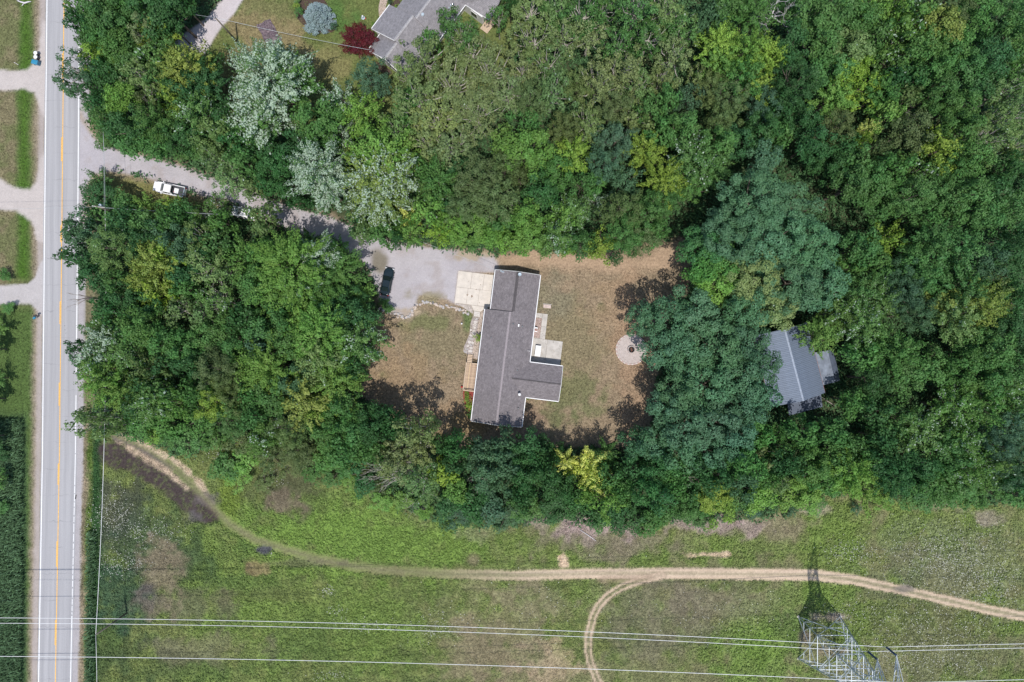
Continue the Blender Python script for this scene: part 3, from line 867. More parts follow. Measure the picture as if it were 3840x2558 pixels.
COLR = {  # leaf colour, share of pale upturned leaves, words
    'd': ((0.040, 0.115, 0.038), 0.00, 'dark green'),
    'g': ((0.070, 0.170, 0.048), 0.00, 'mid green'),
    'l': ((0.120, 0.245, 0.054), 0.00, 'bright green'),
    'y': ((0.175, 0.290, 0.050), 0.04, 'yellow-green'),
    'Y': ((0.47, 0.55, 0.17), 0.12, 'bright yellow'),
    'a': ((0.138, 0.205, 0.080), 0.06, 'olive grey-green'),
    't': ((0.058, 0.138, 0.070), 0.00, 'blue-green'),
    'k': ((0.090, 0.145, 0.052), 0.03, 'brownish green'),
    'w': ((0.080, 0.180, 0.062), 0.56, 'green and silvery white'),
    'v': ((0.090, 0.195, 0.052), 0.26, 'green with pale flecks'),
    'n': ((0.160, 0.235, 0.055), 0.05, 'green tinged orange'),
    'u': ((0.140, 0.230, 0.060), 0.44, 'yellow-green and silvery'),
    's': ((0.112, 0.200, 0.068), 0.12, 'pale sage green'),
    'R': ((0.085, 0.010, 0.018), 0.00, 'dark red'),
}
KINDW = {'m': ('maple_tree', 'radiating maple'), 'b': ('leafy_tree', 'lumpy-crowned tree'), 'o': ('oak_tree', 'knobbly oak'),
         'p': ('poplar_tree', 'open poplar'), 'f': ('fine_leaved_tree', 'fine-leaved tree'), 'r': ('red_maple', 'dense maple')}

# crop frames in which the crowns were measured: x, y of the corner and the scale
TREES = []
def crowns(x0, y0, sc, text):
    for e in text.split(';'):
        e = e.split()
        if len(e) < 5: continue
        x, y_, r_ = float(e[0]), float(e[1]), float(e[2])
        hf = float(e[5]) if len(e) > 5 else 1.0
        TREES.append((x0 + x / sc, y0 + y_ / sc, r_ / sc, e[3], e[4], hf))

crowns(0, 0, 1.823, '''582 40 100 b g;700 60 140 b g;860 60 130 b g;1050 60 150 b d;1170 90 125 b d;1260 40 90 b d;590 185 88 b d;650 190 90 b g;780 160 130 b g;900 150 100 b g;
1010 210 110 p a;1100 240 90 m y;1160 170 90 b d;740 290 110 b g;830 350 110 b g;630 290 70 b g;690 420 110 b y;560 500 120 p t;500 590 80 p t;740 520 120 b d;900 430 110 b g;1000 540 120 p s;
1090 420 100 b v;1170 330 75 b g;1320 480 130 m n;1240 520 110 m n;1440 600 130 m d;1420 470 85 m d;1130 580 90 b g;1240 710 85 m y;1370 800 140 m v;860 690 110 b l;700 730 80 b d;1010 720 80 p k;1090 850 120 m g;
910 860 120 b d;760 840 100 b g;690 640 60 b d;730 950 80 f g .5;880 970 90 b g .7;1090 990 110 m g .8;1260 940 110 b d;1480 940 130 b s;1590 860 120 b d;1300 560 100 b d;1340 660 100 m d;1640 1000 90 b d;
1490 1080 110 p s;1600 1220 120 p s;1690 1120 100 b g;1390 1040 80 f g .5;1230 1030 70 f g .5;640 740 60 f g .5;
690 1240 65 m g .5;690 1340 108 b d .62;860 1420 90 b g .6;1000 1420 70 m l .6;1170 1420 60 m y .6;1260 1440 70 b g;1190 1520 90 b g;570 1530 90 p t .8;700 1500 100 b g .6;860 1530 100 b d;1020 1520 90 b g;1390 1470 80 p v .7;1500 1400 70 p v .7;1530 1530 80 b g''')
crowns(960, 0, 1.823, '''110 560 215 m w 1.1;60 780 170 m w 1.05;170 470 120 m w;270 590 150 m v;20 900 120 m v;430 870 150 b g;590 690 90 m w;740 800 130 m l;600 920 70 m w;800 560 120 f t;500 780 90 b d;
440 1180 175 m w 1.1;500 1300 120 m w;590 1060 70 m w;860 1080 170 m l;800 1230 170 m u;960 1220 150 m u;850 1350 180 m u;700 1150 90 m n;1000 1080 110 m l;80 1050 120 b d;150 1200 120 b d;260 1080 110 b d;1250 1250 120 m g;1180 1330 100 m v;
1060 1490 70 m Y .7;1180 1460 100 b l;60 1500 105 b s;0 1300 80 b s;300 1390 60 b d;330 980 100 b d;1040 740 100 b g;
1300 150 70 p g;1190 300 85 p g;1150 420 150 p a;1040 530 115 p a;1400 250 130 p g;1480 380 130 p a;1660 130 75 p g;1100 690 160 p a;1340 590 160 p a;1600 500 150 p a;1000 880 120 p s;1250 830 160 p a;1500 780 170 p a;
1350 1030 150 p a;1180 1000 120 p a;1690 980 100 b l;1730 640 120 p a;1500 1230 150 f k;1640 1380 150 f k;1430 1420 120 f k;1700 1150 110 f k;1400 1180 100 b d;1740 30 60 b d;1350 1530 110 f l .8;880 1530 110 b g .8;730 1570 80 b d .7;1560 1550 110 b l .7;1690 1510 90 b g;1290 1370 80 b d;1200 1170 100 m g;1100 1130 70 b d''')
crowns(1920, 0, 1.823, '''120 100 130 p a;300 80 140 p s;480 120 140 p g;150 290 140 p a;350 270 130 p a;530 260 110 p a;250 450 130 p s;70 500 120 p a;620 60 100 p g;850 80 140 p g;1040 100 150 p s;1140 240 120 p g;940 270 130 p g;
1100 400 140 p a;720 330 120 p g;750 510 140 p a;600 580 130 p a;860 600 120 p s;1010 570 110 p a;440 610 110 f k;280 640 130 p s;130 700 120 f k;90 830 100 f g;90 1040 150 b l;520 860 110 p a;690 730 120 f k;820 820 100 p a;950 760 100 f g;
350 900 110 f k;1050 700 90 b g;1200 690 100 f t;1340 620 110 f k;1480 680 120 f k;1420 850 120 f k;1350 130 100 b t;1460 50 110 b g;1620 120 130 m g;1390 320 120 m y;1400 440 110 m l;1590 380 120 m l;1700 410 110 m y;1560 550 120 m g;1660 600 100 m y;
1150 900 120 b g;1000 940 100 b g;910 1050 110 m y;1220 1100 150 m v;1350 1150 110 m g;1020 1250 120 m y;1200 1270 110 f g;690 980 130 f t;620 1140 110 f t;770 1240 100 f t;410 1070 110 m y;300 1170 110 b g;200 1330 120 b d;400 1470 110 m v;570 1380 55 m w;
740 1450 140 f k;920 1480 130 f g;1010 1390 110 f g;90 1500 110 b l;480 1270 90 f g;1400 1000 120 b g;1290 960 90 f k;1530 980 110 b d;1700 1090 100 o t;1700 900 110 b d;1700 740 110 f t;60 1240 90 f k;1210 160 70 b t;340 1480 90 m l;560 1270 80 b g;230 120 80 p g;1250 560 80 p a''')
crowns(2880, 0, 1.823, '''290 160 140 b g;450 110 130 b g;600 150 120 b g;350 330 130 b g;520 340 120 b s;700 250 100 b g;660 70 100 m l;850 60 100 m l;980 130 100 m v;1150 200 130 b n;1250 80 110 f k;1400 90 110 b g;880 290 100 m v;820 450 90 m v;
1050 330 130 b g;1240 330 130 b g;1100 490 120 b g;1300 480 130 b g;1500 410 120 b d;1660 140 120 b g;1690 320 120 b g;150 330 110 b d;20 400 80 m y;180 590 140 f d;410 500 120 b g;550 480 110 b y;430 680 110 m l;600 620 100 m y;750 650 110 m g;
900 690 100 b k;1150 640 110 b g;1270 740 120 b g;1430 600 110 b d;1600 640 130 p s;1700 750 110 p s;1570 850 120 p s;1470 970 130 p s;1690 1000 120 p s;1690 540 100 p g;190 830 120 b d;440 880 120 f k;290 990 120 b d;660 890 42 m Y;600 970 50 m y;
710 1010 80 f k;950 900 120 b k;1140 1030 100 m y;1290 890 120 b g;1370 1080 120 b g;1240 1190 110 b g;1000 1180 100 m v;820 1170 100 b g;680 1230 110 b g;560 1110 100 b g;400 1140 110 b d;550 1290 120 b g;740 1360 130 b g;950 1350 130 f g;
1150 1360 140 m g;1350 1370 130 b g;1500 1320 100 b d;1600 1160 100 b d;1690 1250 110 b d;1640 1440 120 b g;1450 1490 120 b g;60 930 90 b g;860 560 100 b d;980 560 90 b d;500 1020 90 b d;80 720 100 b d;780 800 90 b l;1540 240 90 b d;1070 1480 90 f g;130 50 60 b d''')
crowns(2880, 850, 1.823, '''610 160 120 b g;780 100 90 m y;700 260 100 b g;950 240 110 b g;880 340 120 f t;1090 130 130 m g;1260 170 150 m g;1450 240 120 b t;1640 190 130 b d;1700 70 100 b d;1050 350 110 b g;600 440 110 m g;720 500 110 m v;470 590 130 m v;
340 740 110 m l;600 680 140 m v;900 470 120 f t;1000 600 120 f t;1290 430 130 m g;1400 540 140 m n;1250 640 130 m s;1500 430 100 m s;1150 530 110 b n;720 800 130 m g;860 860 130 m g;600 880 100 b g;1650 480 120 b d;1560 700 120 b d;1690 730 110 b d;
1500 840 120 b g;1090 960 120 b g;900 1010 120 b g;700 1040 110 b d;1290 940 120 b g;1500 1010 110 b g;1680 930 120 b g;1600 1130 110 m v;1400 1110 110 b g;1240 1230 120 m v;1310 1260 90 m v;1000 1390 140 m v;860 1300 100 m g;1450 1240 100 m g;
700 1260 100 b d;560 1190 90 b g;200 1400 105 b g;50 1460 90 m g;420 1400 100 b g;560 1490 90 b g;760 1440 100 b d;1290 1460 110 m v;1600 1380 120 f t;1700 1240 100 b g;1530 1490 110 f t;1690 1490 100 f t;1150 1480 110 m g;60 20 80 b g;1330 760 90 b g;520 300 90 m g;1380 850 80 b d''')
# the great oaks right of the back lawn, photo pixels
crowns(0, 0, 1.0, '''2810 760 115 o t;2950 800 95 o t;2740 880 110 o t;2870 900 125 o t;3010 930 110 o t;3060 1060 95 o t;2960 1060 110 o t;2830 1040 105 o a;2700 990 85 o g;2620 1010 60 o g;2680 1060 75 o l;2900 1160 80 o a;2620 930 75 o d;2790 1150 80 o t;
2405 1200 62 o t;2500 1200 85 o t;2610 1190 90 o t;2478 1303 80 o t;2560 1330 85 o t;2690 1300 95 o t;2800 1290 80 o t;2852 1370 70 o t;2760 1410 90 o t;2640 1450 95 o t;2540 1470 75 o t;2490 1520 65 o t;2450 1660 70 o t;2380 1650 50 o t;2560 1600 85 o t;2680 1580 90 o t;
2770 1540 80 o t;2835 1480 60 o t;2640 1690 75 o t;2750 1660 80 o t;2530 1700 60 o t;2830 1620 55 o g''')
crowns(1920, 850, 1.823, '''130 90 110 b l .9;290 80 110 m v;470 130 100 f g;600 130 100 f y;750 60 120 f g;900 60 120 f k;700 200 60 f d .8;20 100 80 b l .8;380 150 60 b l .8;830 160 50 f g .7;960 50 90 f g;
90 1530 110 b d;300 1530 60 b g .7;640 1540 70 m g .8;1010 1370 60 b d .8;200 1480 60 b d .6;560 1560 50 b d .6''')
crowns(960, 850, 1.823, '''260 270 200 m l 1.1;430 200 120 m w;160 400 150 m l;330 420 130 m v;580 280 125 m g .85;480 380 110 m g;60 200 120 b g;40 420 130 b g;645 500 105 b d .8;722 480 72 m l .7;700 620 110 b d;540 600 100 b d;450 730 180 m l;560 720 100 b g;720 780 140 m v;
330 640 100 m l;100 680 120 b g;220 780 120 b g;100 960 150 m l;440 900 140 m s;560 1040 150 m l;690 950 88 b d;620 880 100 m g;350 1180 150 m n;140 1150 130 b g;270 1060 110 b t;600 1240 120 b g;880 1290 80 b d;945 1350 90 b d;1060 1390 100 p a 1.5;1180 1380 90 p a 1.5;
800 1360 110 b d;680 1400 110 b g;480 1380 120 b g;250 1380 120 f k;60 1450 110 b v;1380 1500 100 b d;1550 1520 100 b t;1690 1480 90 b t;280 1530 110 f k .8;600 1530 100 b g;960 1530 110 p a;1130 1520 110 p a;800 1520 90 b g;1270 1470 70 b d;900 560 34 b g .3;870 520 30 b g .3;
740 50 70 b s;880 70 80 b g;1060 60 70 m l;1250 50 65 m y;1400 80 80 b l .7;1590 70 90 b l .7;1700 90 80 b l .6;1480 120 50 b g .6;980 90 50 b d;610 1340 90 m g;780 640 60 m g;785 840 72 m g;690 1040 60 m g;380 100 60 m g;560 130 55 m d;480 1260 90 m y;180 560 100 b d;40 800 90 b t''')
crowns(0, 850, 1.823, '''560 50 100 p t;530 210 75 b d;620 110 110 b t;650 260 100 b d;790 160 140 f s;1000 60 110 b d;1110 30 90 b t;1240 120 110 b t;1370 70 110 p s;1500 120 100 b g;1090 250 130 m n;1050 360 110 m n;690 340 110 b d;850 380 90 b g;900 490 120 b d;1110 460 90 m y;1170 200 90 m y;
1440 270 140 p s;1590 320 90 p s;1700 200 100 m l;1510 520 120 p v;1400 600 100 p s;1300 430 90 b g;780 570 100 b d;1010 560 110 b d;1250 570 100 p s;1000 690 130 b g;760 780 120 m w;690 870 90 b w;870 860 110 b v;1150 780 130 b g;610 900 90 p t;700 960 110 b v;
1290 850 120 b g;1460 740 110 b g;1700 620 100 b d;1640 830 110 b g;1500 980 140 f k;1560 1080 110 f k;1710 980 90 m l;720 1060 120 m l;860 1140 110 m l;1050 970 100 m k;1110 1130 100 b v;1060 1210 110 m v;650 1330 100 p s;770 1370 80 p s;600 1280 60 p s;
1240 1200 80 m l;1340 1130 90 b g;1480 1190 120 f y;1640 1170 110 f k;960 1360 90 b g .6;1130 1340 90 b g .6;1350 1330 100 f g .7;1590 1330 110 f g .8;1290 1470 90 b g .4;1470 1450 90 b g .4;1660 1480 90 f k .5;620 700 50 f g .6;680 690 50 f g .6;960 1220 90 b d;1350 940 90 b d;
780 660 80 b v;920 760 90 b g;1180 930 90 b d;1000 1070 80 b d;560 820 50 b d;1740 400 100 b g;1730 1120 90 b g;1420 160 80 b d;1260 330 90 b d;1590 640 90 b g;1600 1230 80 b g;1750 1300 90 b g;1180 1440 70 b g .4;1050 1430 60 b l .35''')
crowns(960, 1698, 1.823, '''1010 60 130 p a;900 60 90 p a;1120 180 120 p s;1180 280 70 p s .8;1270 130 90 b y;1360 250 80 b l .6;1350 60 90 b d;1590 90 120 b t;1700 190 100 b t;1730 60 90 b t;1480 340 100 b d .6;1310 350 80 b d .5;1600 390 100 b t .5;1700 440 90 f t .35;1380 430 70 f t .3;
740 210 70 b d .4;600 60 90 b g .5;470 40 90 b g .5;700 50 80 b d .6;330 20 80 b k .5;100 30 90 f k .5;530 170 70 f g .3;640 200 60 f l .3;240 90 80 f k .25;850 330 70 f l .3;990 330 60 b l .3;1150 390 60 f l .3;-60 40 90 b l .4;-200 90 90 b g .4;-120 180 80 f l .3;60 200 60 f k .25;400 130 70 f g .3;820 260 60 f k .3''')
crowns(1920, 1698, 1.823, '''90 110 110 b d;290 190 120 b d;70 270 90 b d;200 70 90 b d;370 50 62 m Y;470 70 68 m Y;560 40 62 m Y;520 140 62 m Y;545 210 56 m Y;590 110 50 m Y;410 110 40 m y;660 150 90 b g;620 310 100 m l;740 240 80 b g;960 130 110 o d;900 250 100 o d;1000 300 90 o d;
1100 200 90 b g;1100 90 80 b g;1280 200 100 m d .8;1370 290 110 f y .6;1250 370 90 f g .6;1580 60 110 o g;1690 40 90 p a;1550 200 100 f t;1620 120 70 f t;1170 370 80 f g .6;1420 390 100 f y .5;1650 400 50 b t .3;310 350 110 b d .6;700 400 90 b d .5;840 450 80 b d .4;
960 470 80 b g .4;150 370 90 b g .5;430 310 90 b d .7;1700 290 100 b l .5;1530 310 90 f g .5;1040 400 80 b g .5;820 90 90 b d;30 400 80 f g .3;560 420 80 b d .5;1400 160 90 b d;1290 80 90 b d;1000 20 80 b d;740 500 60 b d .35;900 530 50 b g .35;520 250 60 m l;600 440 70 b g .4;1300 440 70 f g .3;1720 160 80 b g''')
crowns(2880, 1698, 1.823, '''60 200 80 p s;290 90 120 b g;260 270 110 b l .5;540 130 130 m l;650 260 100 m l .6;840 170 110 m d;980 100 120 b d;1150 240 120 b g .7;1350 90 110 m v;1500 60 100 m v;1310 220 110 b g .6;1600 140 110 f t;1500 250 90 f g .5;1700 190 100 b d;1690 300 80 b g .4;1410 310 80 b g .4;
900 290 90 f g .5;600 385 35 f t .2;160 405 35 f t .2;140 60 90 b d;400 200 90 b g .7;430 60 100 b g;720 60 90 b d;1060 340 70 b g .3;780 340 60 f l .3;1250 310 60 b g .3;330 360 60 f g .25;130 310 80 b l .4;1180 100 90 b g;1230 20 90 b g;50 60 90 b d;640 30 80 b g;1000 250 80 b d .6''')
crowns(0, 0, 1.0, '''-12 1235 30 m v .4;-34 1310 36 b g .5;-12 1420 28 m v .4;-34 1500 36 b g .5;12 1030 24 b g .2;30 1158 22 b g .2;0 1800 30 b g .4;8 1700 26 b d .3;-30 1640 40 b d .5;5 1900 26 b g .3;452 20 12 f t .3''')

# look of the tree nearest to a point of the photo, for the labels
LANDM = [('dry back lawn', 2200, 1300), ('metal-roofed shed', 2980, 1380), ('round fire pit', 2367, 1311), ('white pickup', 636, 708), ('dark green sedan', 1450, 1056),
         ('half-hidden white car', 900, 795), ('steel pylon', 3080, 2400), ('blue spruce', 1190, 60), ('dark red maple', 1340, 150), ('neighbouring house', 1560, 100), ('bleached dead tree', 2925, 20),
         ('large yellow tree', 2180, 1760), ('transformer pole', 400, 780), ('slim pole', 870, 110), ('fan of dead branches', 1410, 1780), ('front lawn', 1560, 1350),
         ('fork of the dirt tracks', 2400, 2150), ('top corner beyond the wood', 3840, 0), ('middle of the east edge', 3840, 1279), ('middle of the top edge', 2400, 0),
         ('gravel drive mouth', 330, 590), ('black mud patch', 600, 1780), ('dark-roofed house', 1860, 1300), ('bare branches over the road', 320, 1130), ('yellow-green maple of the upper wood', 2690, 190),
         ('small bright yellow crown', 3240, 488), ('east end of the track', 3840, 2300), ('silvery tree by the upper lawn', 1030, 300), ('silvery tree above the drive', 1210, 660), ('bare pale snag', 1870, 770)]
def direction(dx, dy):
    a = math.degrees(math.atan2(-dy, dx)) % 360
    return ['east', 'north-east', 'north', 'north-west', 'west', 'south-west', 'south', 'south-east'][int((a + 22.5) // 45) % 8]
ORD = ['first', 'second', 'third', 'fourth', 'fifth', 'sixth', 'seventh', 'eighth', 'ninth', 'tenth', 'eleventh', 'twelfth', 'thirteenth', 'fourteenth']
def tree_labels(T):
    by = {}
    for i, (px, py, r_, k, c, hf) in enumerate(T):
        ds = sorted((math.hypot(px - x, py - y_), n, x, y_) for n, x, y_ in LANDM)
        d, n, x, y_ = ds[0]
        look = COLR[c][2] + ' ' + (KINDW[k][1] if r_ > 24 and hf > 0.45 else 'low bush')
        by.setdefault((look, direction(px - x, py - y_), n), []).append((d, i))
    out = {}
    for (look, dr, n), L in by.items():
        L.sort()
        for q, (d, i) in enumerate(L):
            o_ = '' if len(L) == 1 else ' ' + ORD[min(q, 13)]
            out[i] = f"{look},{o_} {dr} of the {n}"
    return out

def place_tree(px, py, rpx, kind, ccode, hf, label, rs, group='trees of the wood'):
    rm = rpx * S * (1.08 if kind != 'o' else 1.04)
    Ht = (7.2 + 1.75 * rm) * hf * rs.uniform(0.88, 1.10)
    Ht = max(1.4, min(Ht, 22))
    zc = Ht * 0.66
    rm *= (1 - zc / CAM_H)
    p = W(px, py, zc)
    cls = 'S' if rm < 2.8 else 'M' if rm < 4.4 else 'L' if rm < 6.9 else 'X'
    R, H0 = CLS[cls]
    var = rs.randint(0, 2 if cls in 'ML' else 1) if kind != 'r' else 0
    cm, tm = proto(kind, cls, var)
    low = hf <= 0.4 or rpx < 24
    nm = 'bush' if low else KINDW[kind][0]
    t = thing(nm, label, 'bush' if low else 'tree', (p.x, p.y, 0), rs.uniform(0, 6.28), 'bushes at the wood edge' if low else group)
    sc = (rm / R, rm / R * rs.uniform(0.92, 1.08), Ht / H0)
    o = part('crown', cm, t, scale=sc)
    base, al, _w = COLR[ccode]
    if kind == 'o': base = (base[0] * 1.7, base[1] * 1.58, base[2] * 1.5)
    else: base = (base[0] * 1.44, base[1] * 1.24, base[2] * 1.22)
    j = rs.uniform(0.86, 1.16)
    o.color = (base[0] * j * rs.uniform(.92, 1.08), base[1] * j, base[2] * j * rs.uniform(.88, 1.12), al)
    o2 = part('trunk', tm, t, scale=sc)
    return t

rs = random.Random(11)
TL = tree_labels(TREES)
for i, (px, py, r_, k, c, hf) in enumerate(TREES):
    place_tree(px, py, r_, k, c, hf, TL[i], rs)

# the dark red maple and the blue spruce on the neighbour's lawn
place_tree(1345, 153, 60, 'r', 'R', 0.45, "dark red dense round maple at the corner of the neighbouring house", rs, None)

def make_spruce():
    r = np.random.default_rng(5)
    R, H = 2.75, 5.6
    P = []; Nn = []; SZ = []; T = []; AX = []
    b = MB()
    b.tube([(0, 0, -0.1), (0, 0, 3), (0, 0, H * 0.97)], [0.17, 0.11, 0.02], 7)
    for lv in range(13):
        z = 0.35 + (H - 0.6) * lv / 12
        rl_ = R * (1 - (z / H) ** 1.15) * 1.02 + 0.18
        nb = max(5, int(13 * (1 - lv / 15)))
        for k in range(nb):
            a = k / nb * 6.283 + lv * 0.9 + r.normal() * 0.12
            L_ = rl_ * (0.8 + 0.35 * r.random())
            d = np.array([math.cos(a), math.sin(a), 0.05])
            b.tube([(0, 0, z), tuple(d * L_ * 0.9 + np.array([0, 0, z]))], [0.035, 0.01], 4, cap=False)
            n = int(95 * L_) + 20
            t = r.random(n) ** 0.7
            side = r.normal(size=n) * (0.19 + 0.12 * (1 - t))
            pp = d[None] * (t * L_)[:, None] + np.stack([-np.sin(a) * side, np.cos(a) * side, z + 0.04 * t + r.normal(size=n) * 0.07], 1)
            P.append(pp); ax = d[None] * 1.0 + np.stack([-np.sin(a) * np.sign(side), np.cos(a) * np.sign(side), np.zeros(n)], 1) * 0.8
            AX.append(ax); Nn.append(np.array([[0, 0, 1.0]]) + r.normal(size=(n, 3)) * 0.35)
            SZ.append(0.16 + 0.1 * r.random(n)); T.append(np.full(n, r.random()))
    P = np.concatenate(P); T = np.concatenate(T)
    cm = leaves_mesh('crown', P, np.concatenate(Nn), np.concatenate(SZ), r.random(len(P)), T, M['leaf'], np.concatenate(AX), 0.5)
    return cm, b.mesh('trunk', M['bark'], True)
cm, tm = make_spruce()
p = W(1188, 62, 2.0)
t = thing('blue_spruce', 'pale blue spruce in a mulched bed on the neighbour\'s lawn', 'tree', (p.x, p.y, 0))
o = part('crown', cm, t); o.color = (0.29, 0.385, 0.42, 0.0)
part('trunk', tm, t)

# ------------------------------------------------------------------ bare trees and snags
def bare_tree(seed, R, H, levels=4, spread=1.0, tilt=(0, 0), thick=0.12, n0=5):
    r = random.Random(seed); b = MB()
    def grow(p, d, L, rd, lv):
        pts = [p]; dd = Vector(d)
        for k in range(3):
            dd = (dd + Vector((r.gauss(0, .18), r.gauss(0, .18), r.gauss(0.03, .1)))).normalized()
            pts.append(pts[-1] + dd * L / 3)
        b.tube([tuple(q) for q in pts], [rd, rd * .85, rd * .7, rd * .5], 5 if lv < 2 else 4, cap=False)
        if lv >= levels: return
        for k in range(3 if lv else n0):
            t = r.uniform(0.35, 1.0); q = pts[1].lerp(pts[3], t) if t < .9 else pts[3]
            a = r.uniform(0, 6.28)
            nd = (dd * 0.9 + Vector((math.cos(a), math.sin(a), r.uniform(-.1, .35))) * 0.75 * spread).normalized()
            grow(q, nd, L * r.uniform(.55, .75), rd * .5, lv + 1)
    up = Vector((tilt[0], tilt[1], 1)).normalized()
    b.tube([(0, 0, -0.2), tuple(up * H * .35)], [thick * 1.3, thick], 7)
    for k in range(n0):
        a = k / n0 * 6.283 + r.uniform(-.4, .4)
        grow(up * H * .35, (up * 0.6 + Vector((math.cos(a), math.sin(a), 0.25)) * spread * 0.9), R * .8, thick * .7, 1)
    return b
def place_bare(px, py, R, H, seed, mat, label, name='dead_tree', **k):
    p = W(px, py, H * 0.6)
    b = bare_tree(seed, R, H, **k)
    t = thing(name, label, 'dead tree', (p.x, p.y, 0))
    b.build('branches', mat, t, True)
    return t
place_bare(2928, 18, 4.2, 16.5, 3, M['whitebark'], 'bleached leafless dead tree at the top edge of the photo', levels=4, thick=.2)
place_bare(1873, 772, 2.6, 14, 5, M['palebark'], 'bare pale snag inside a brownish crown in the middle of the wood', levels=4, thick=.12)
place_bare(1850, 640, 2.0, 14, 15, M['palebark'], 'small bare pale snag above the larger one in the brownish crown', levels=3, thick=.1)
place_bare(1800, 1800, 2.4, 8, 8, M['deadbark'], 'dead grey branches in the dark gap left of the lower wood', levels=4, thick=.1)
place_bare(2560, 1790, 2.6, 13, 9, M['palebark'], 'long pale dead branches right of the yellow tree', levels=3, thick=.1)
place_bare(2500, 1870, 2.4, 8, 10, M['palebark'], 'tangle of pale dead twigs below the yellow tree', levels=4, thick=.08)
place_bare(2850, 1740, 3.0, 15, 12, M['palebark'], 'pale bare branches at the foot of the great oaks', levels=4, thick=.12)
place_bare(560, 385, 2.6, 13, 14, M['palebark'], 'bare grey branches among the trees right of the road', levels=3, thick=.12)
place_bare(830, 1130, 3.4, 13, 16, M['deadbark'], 'grey leafless treetop in the left wood', levels=4, thick=.1)
place_bare(3420, 390, 2.2, 15, 18, M['palebark'], 'crooked bare branch in the right wood', levels=3, thick=.1)
place_bare(3740, 330, 2.6, 16, 19, M['palebark'], 'pale branches near the right edge of the upper wood', levels=3, thick=.12)
place_bare(1540, 1900, 2.2, 3.5, 20, M['palebark'], 'low bare twigs at the edge of the meadow', levels=3, thick=.06)
place_bare(1985, 1915, 2.4, 3.0, 21, M['deadbark'], 'low dead brush at the lower edge of the wood', levels=4, thick=.05)

def fan(px, py, h, targets, seed, mat, label, thick=.11, side=.35):
    """branches that lean out of the wood towards one side, from a leaning stem"""
    r = random.Random(seed)
    p = W(px, py, 0); t = thing('dead_branch', label, 'dead branch', (p.x, p.y, 0)); b = MB()
    for (tx, ty, tz) in targets:
        e = W(tx, ty, tz) - p
        c = Vector((0, 0, h)) + Vector((e.x, e.y, 0)) * .2
        m_ = c.lerp(e, .5) + Vector((r.gauss(0, .2), r.gauss(0, .2), .25))
        b.tube([(0, 0, 0), tuple(c), tuple(m_), tuple(e)], [thick, thick * .7, thick * .4, .015], 5, cap=False)
        for k in range(8):
            s_ = r.uniform(.15, .95); q = c.lerp(m_, s_ * 2) if s_ < .5 else m_.lerp(e, s_ * 2 - 1)
            dd = (e - c).normalized(); a = r.choice((-1, 1)) * r.uniform(.3, .7)
            dd = Matrix.Rotation(a, 3, 'Z') @ dd
            L = (e - c).length * r.uniform(.14, .34)
            q2 = q + dd * L * .5 + Vector((0, 0, r.gauss(.1, .12))); q3 = q2 + (Matrix.Rotation(-a * .4, 3, 'Z') @ dd) * L * .5
            b.tube([tuple(q), tuple(q2), tuple(q3)], [thick * .28, thick * .18, .012], 4, cap=False)
    b.build('branches', mat, t, True)
fan(400, 1122, 5.0, [(252, 1150, 6.5), (262, 1122, 6.6), (262, 1103, 6.8), (285, 1135, 6.5), (300, 1105, 6.8)], 2, M['deadbark'], 'bare dark branches reaching out over the road from the left wood')
fan(1540, 1760, 2.6, [(1350, 1735, 4), (1352, 1760, 4), (1360, 1790, 3.6), (1380, 1800, 3.2), (1405, 1822, 3), (1425, 1832, 2.6), (1455, 1812, 2.6), (1480, 1790, 3), (1375, 1770, 4.2)], 4, M['palebark'], 'fan of bare grey dead branches at the edge of the meadow', thick=.08)
fan(455, 395, 6.0, [(362, 338, 9), (390, 352, 8.8)], 5, M['palebark'], 'pale leaning limb under the crown that overhangs the road')

# ------------------------------------------------------------------ undergrowth of the wood: nobody could count it
def in_meadow(px, py): return poly_sdf(px, py, MEADOW)
r = np.random.default_rng(21)
n = 44000
ux = r.uniform(300, 4000, n); uy = r.uniform(-120, 2100, n)
_, _, rg = ground_field(ux, uy)
keep = (rg == 0) & (ux > rr(uy) + 45) & ~((ux > 1410) & (ux < 2350) & (uy > 1000) & (uy < 1580))
ux = ux[keep]; uy = uy[keep]; n = len(ux)
wx = (ux - 1920) * S; wy = (1279 - uy) * S
per = 7
P = np.repeat(np.stack([wx, wy, 0.25 + 0.9 * r.random(n) ** 1.5], 1), per, 0)
P = P + r.normal(size=P.shape) * np.array([.38, .38, .25]); P[:, 2] = np.abs(P[:, 2]) + 0.06
cc = np.repeat(np.array([0.06, 0.13, 0.05])[None] * (0.7 + 0.7 * r.random(n))[:, None], per, 0) * (0.75 + 0.5 * r.random(len(P)))[:, None]
def weed_mesh(name, P, Nn, size, C, aspect=.8, axis=None):
    k = len(P); q = np.random.default_rng(k)
    Nn = Nn / (np.linalg.norm(Nn, axis=1, keepdims=True) + 1e-9)
    a = axis if axis is not None else q.normal(size=(k, 3))
    a = a - (a * Nn).sum(1, keepdims=True) * Nn; a /= np.linalg.norm(a, axis=1, keepdims=True) + 1e-9
    b_ = np.cross(Nn, a); s_ = size[:, None]
    V = np.stack([P - a * s_ * .5 - b_ * s_ * .35 * aspect, P - a * s_ * .5 + b_ * s_ * .35 * aspect, P + a * s_ * .6], 1).reshape(-1, 3)
    return np_mesh(name, V, np.arange(3 * k).reshape(k, 3), M['weed'], {'col': ('FLOAT_COLOR', C)}, dom='FACE')
me = weed_mesh('undergrowth', P, np.array([[0, 0, 1.0]]) + r.normal(size=P.shape) * .5, 0.38 + 0.25 * r.random(len(P)), cc)
o = bpy.data.objects.new('undergrowth', me); COL.objects.link(o); tag(o, 'dark green low undergrowth on the floor of the wood', 'undergrowth', kind='stuff')

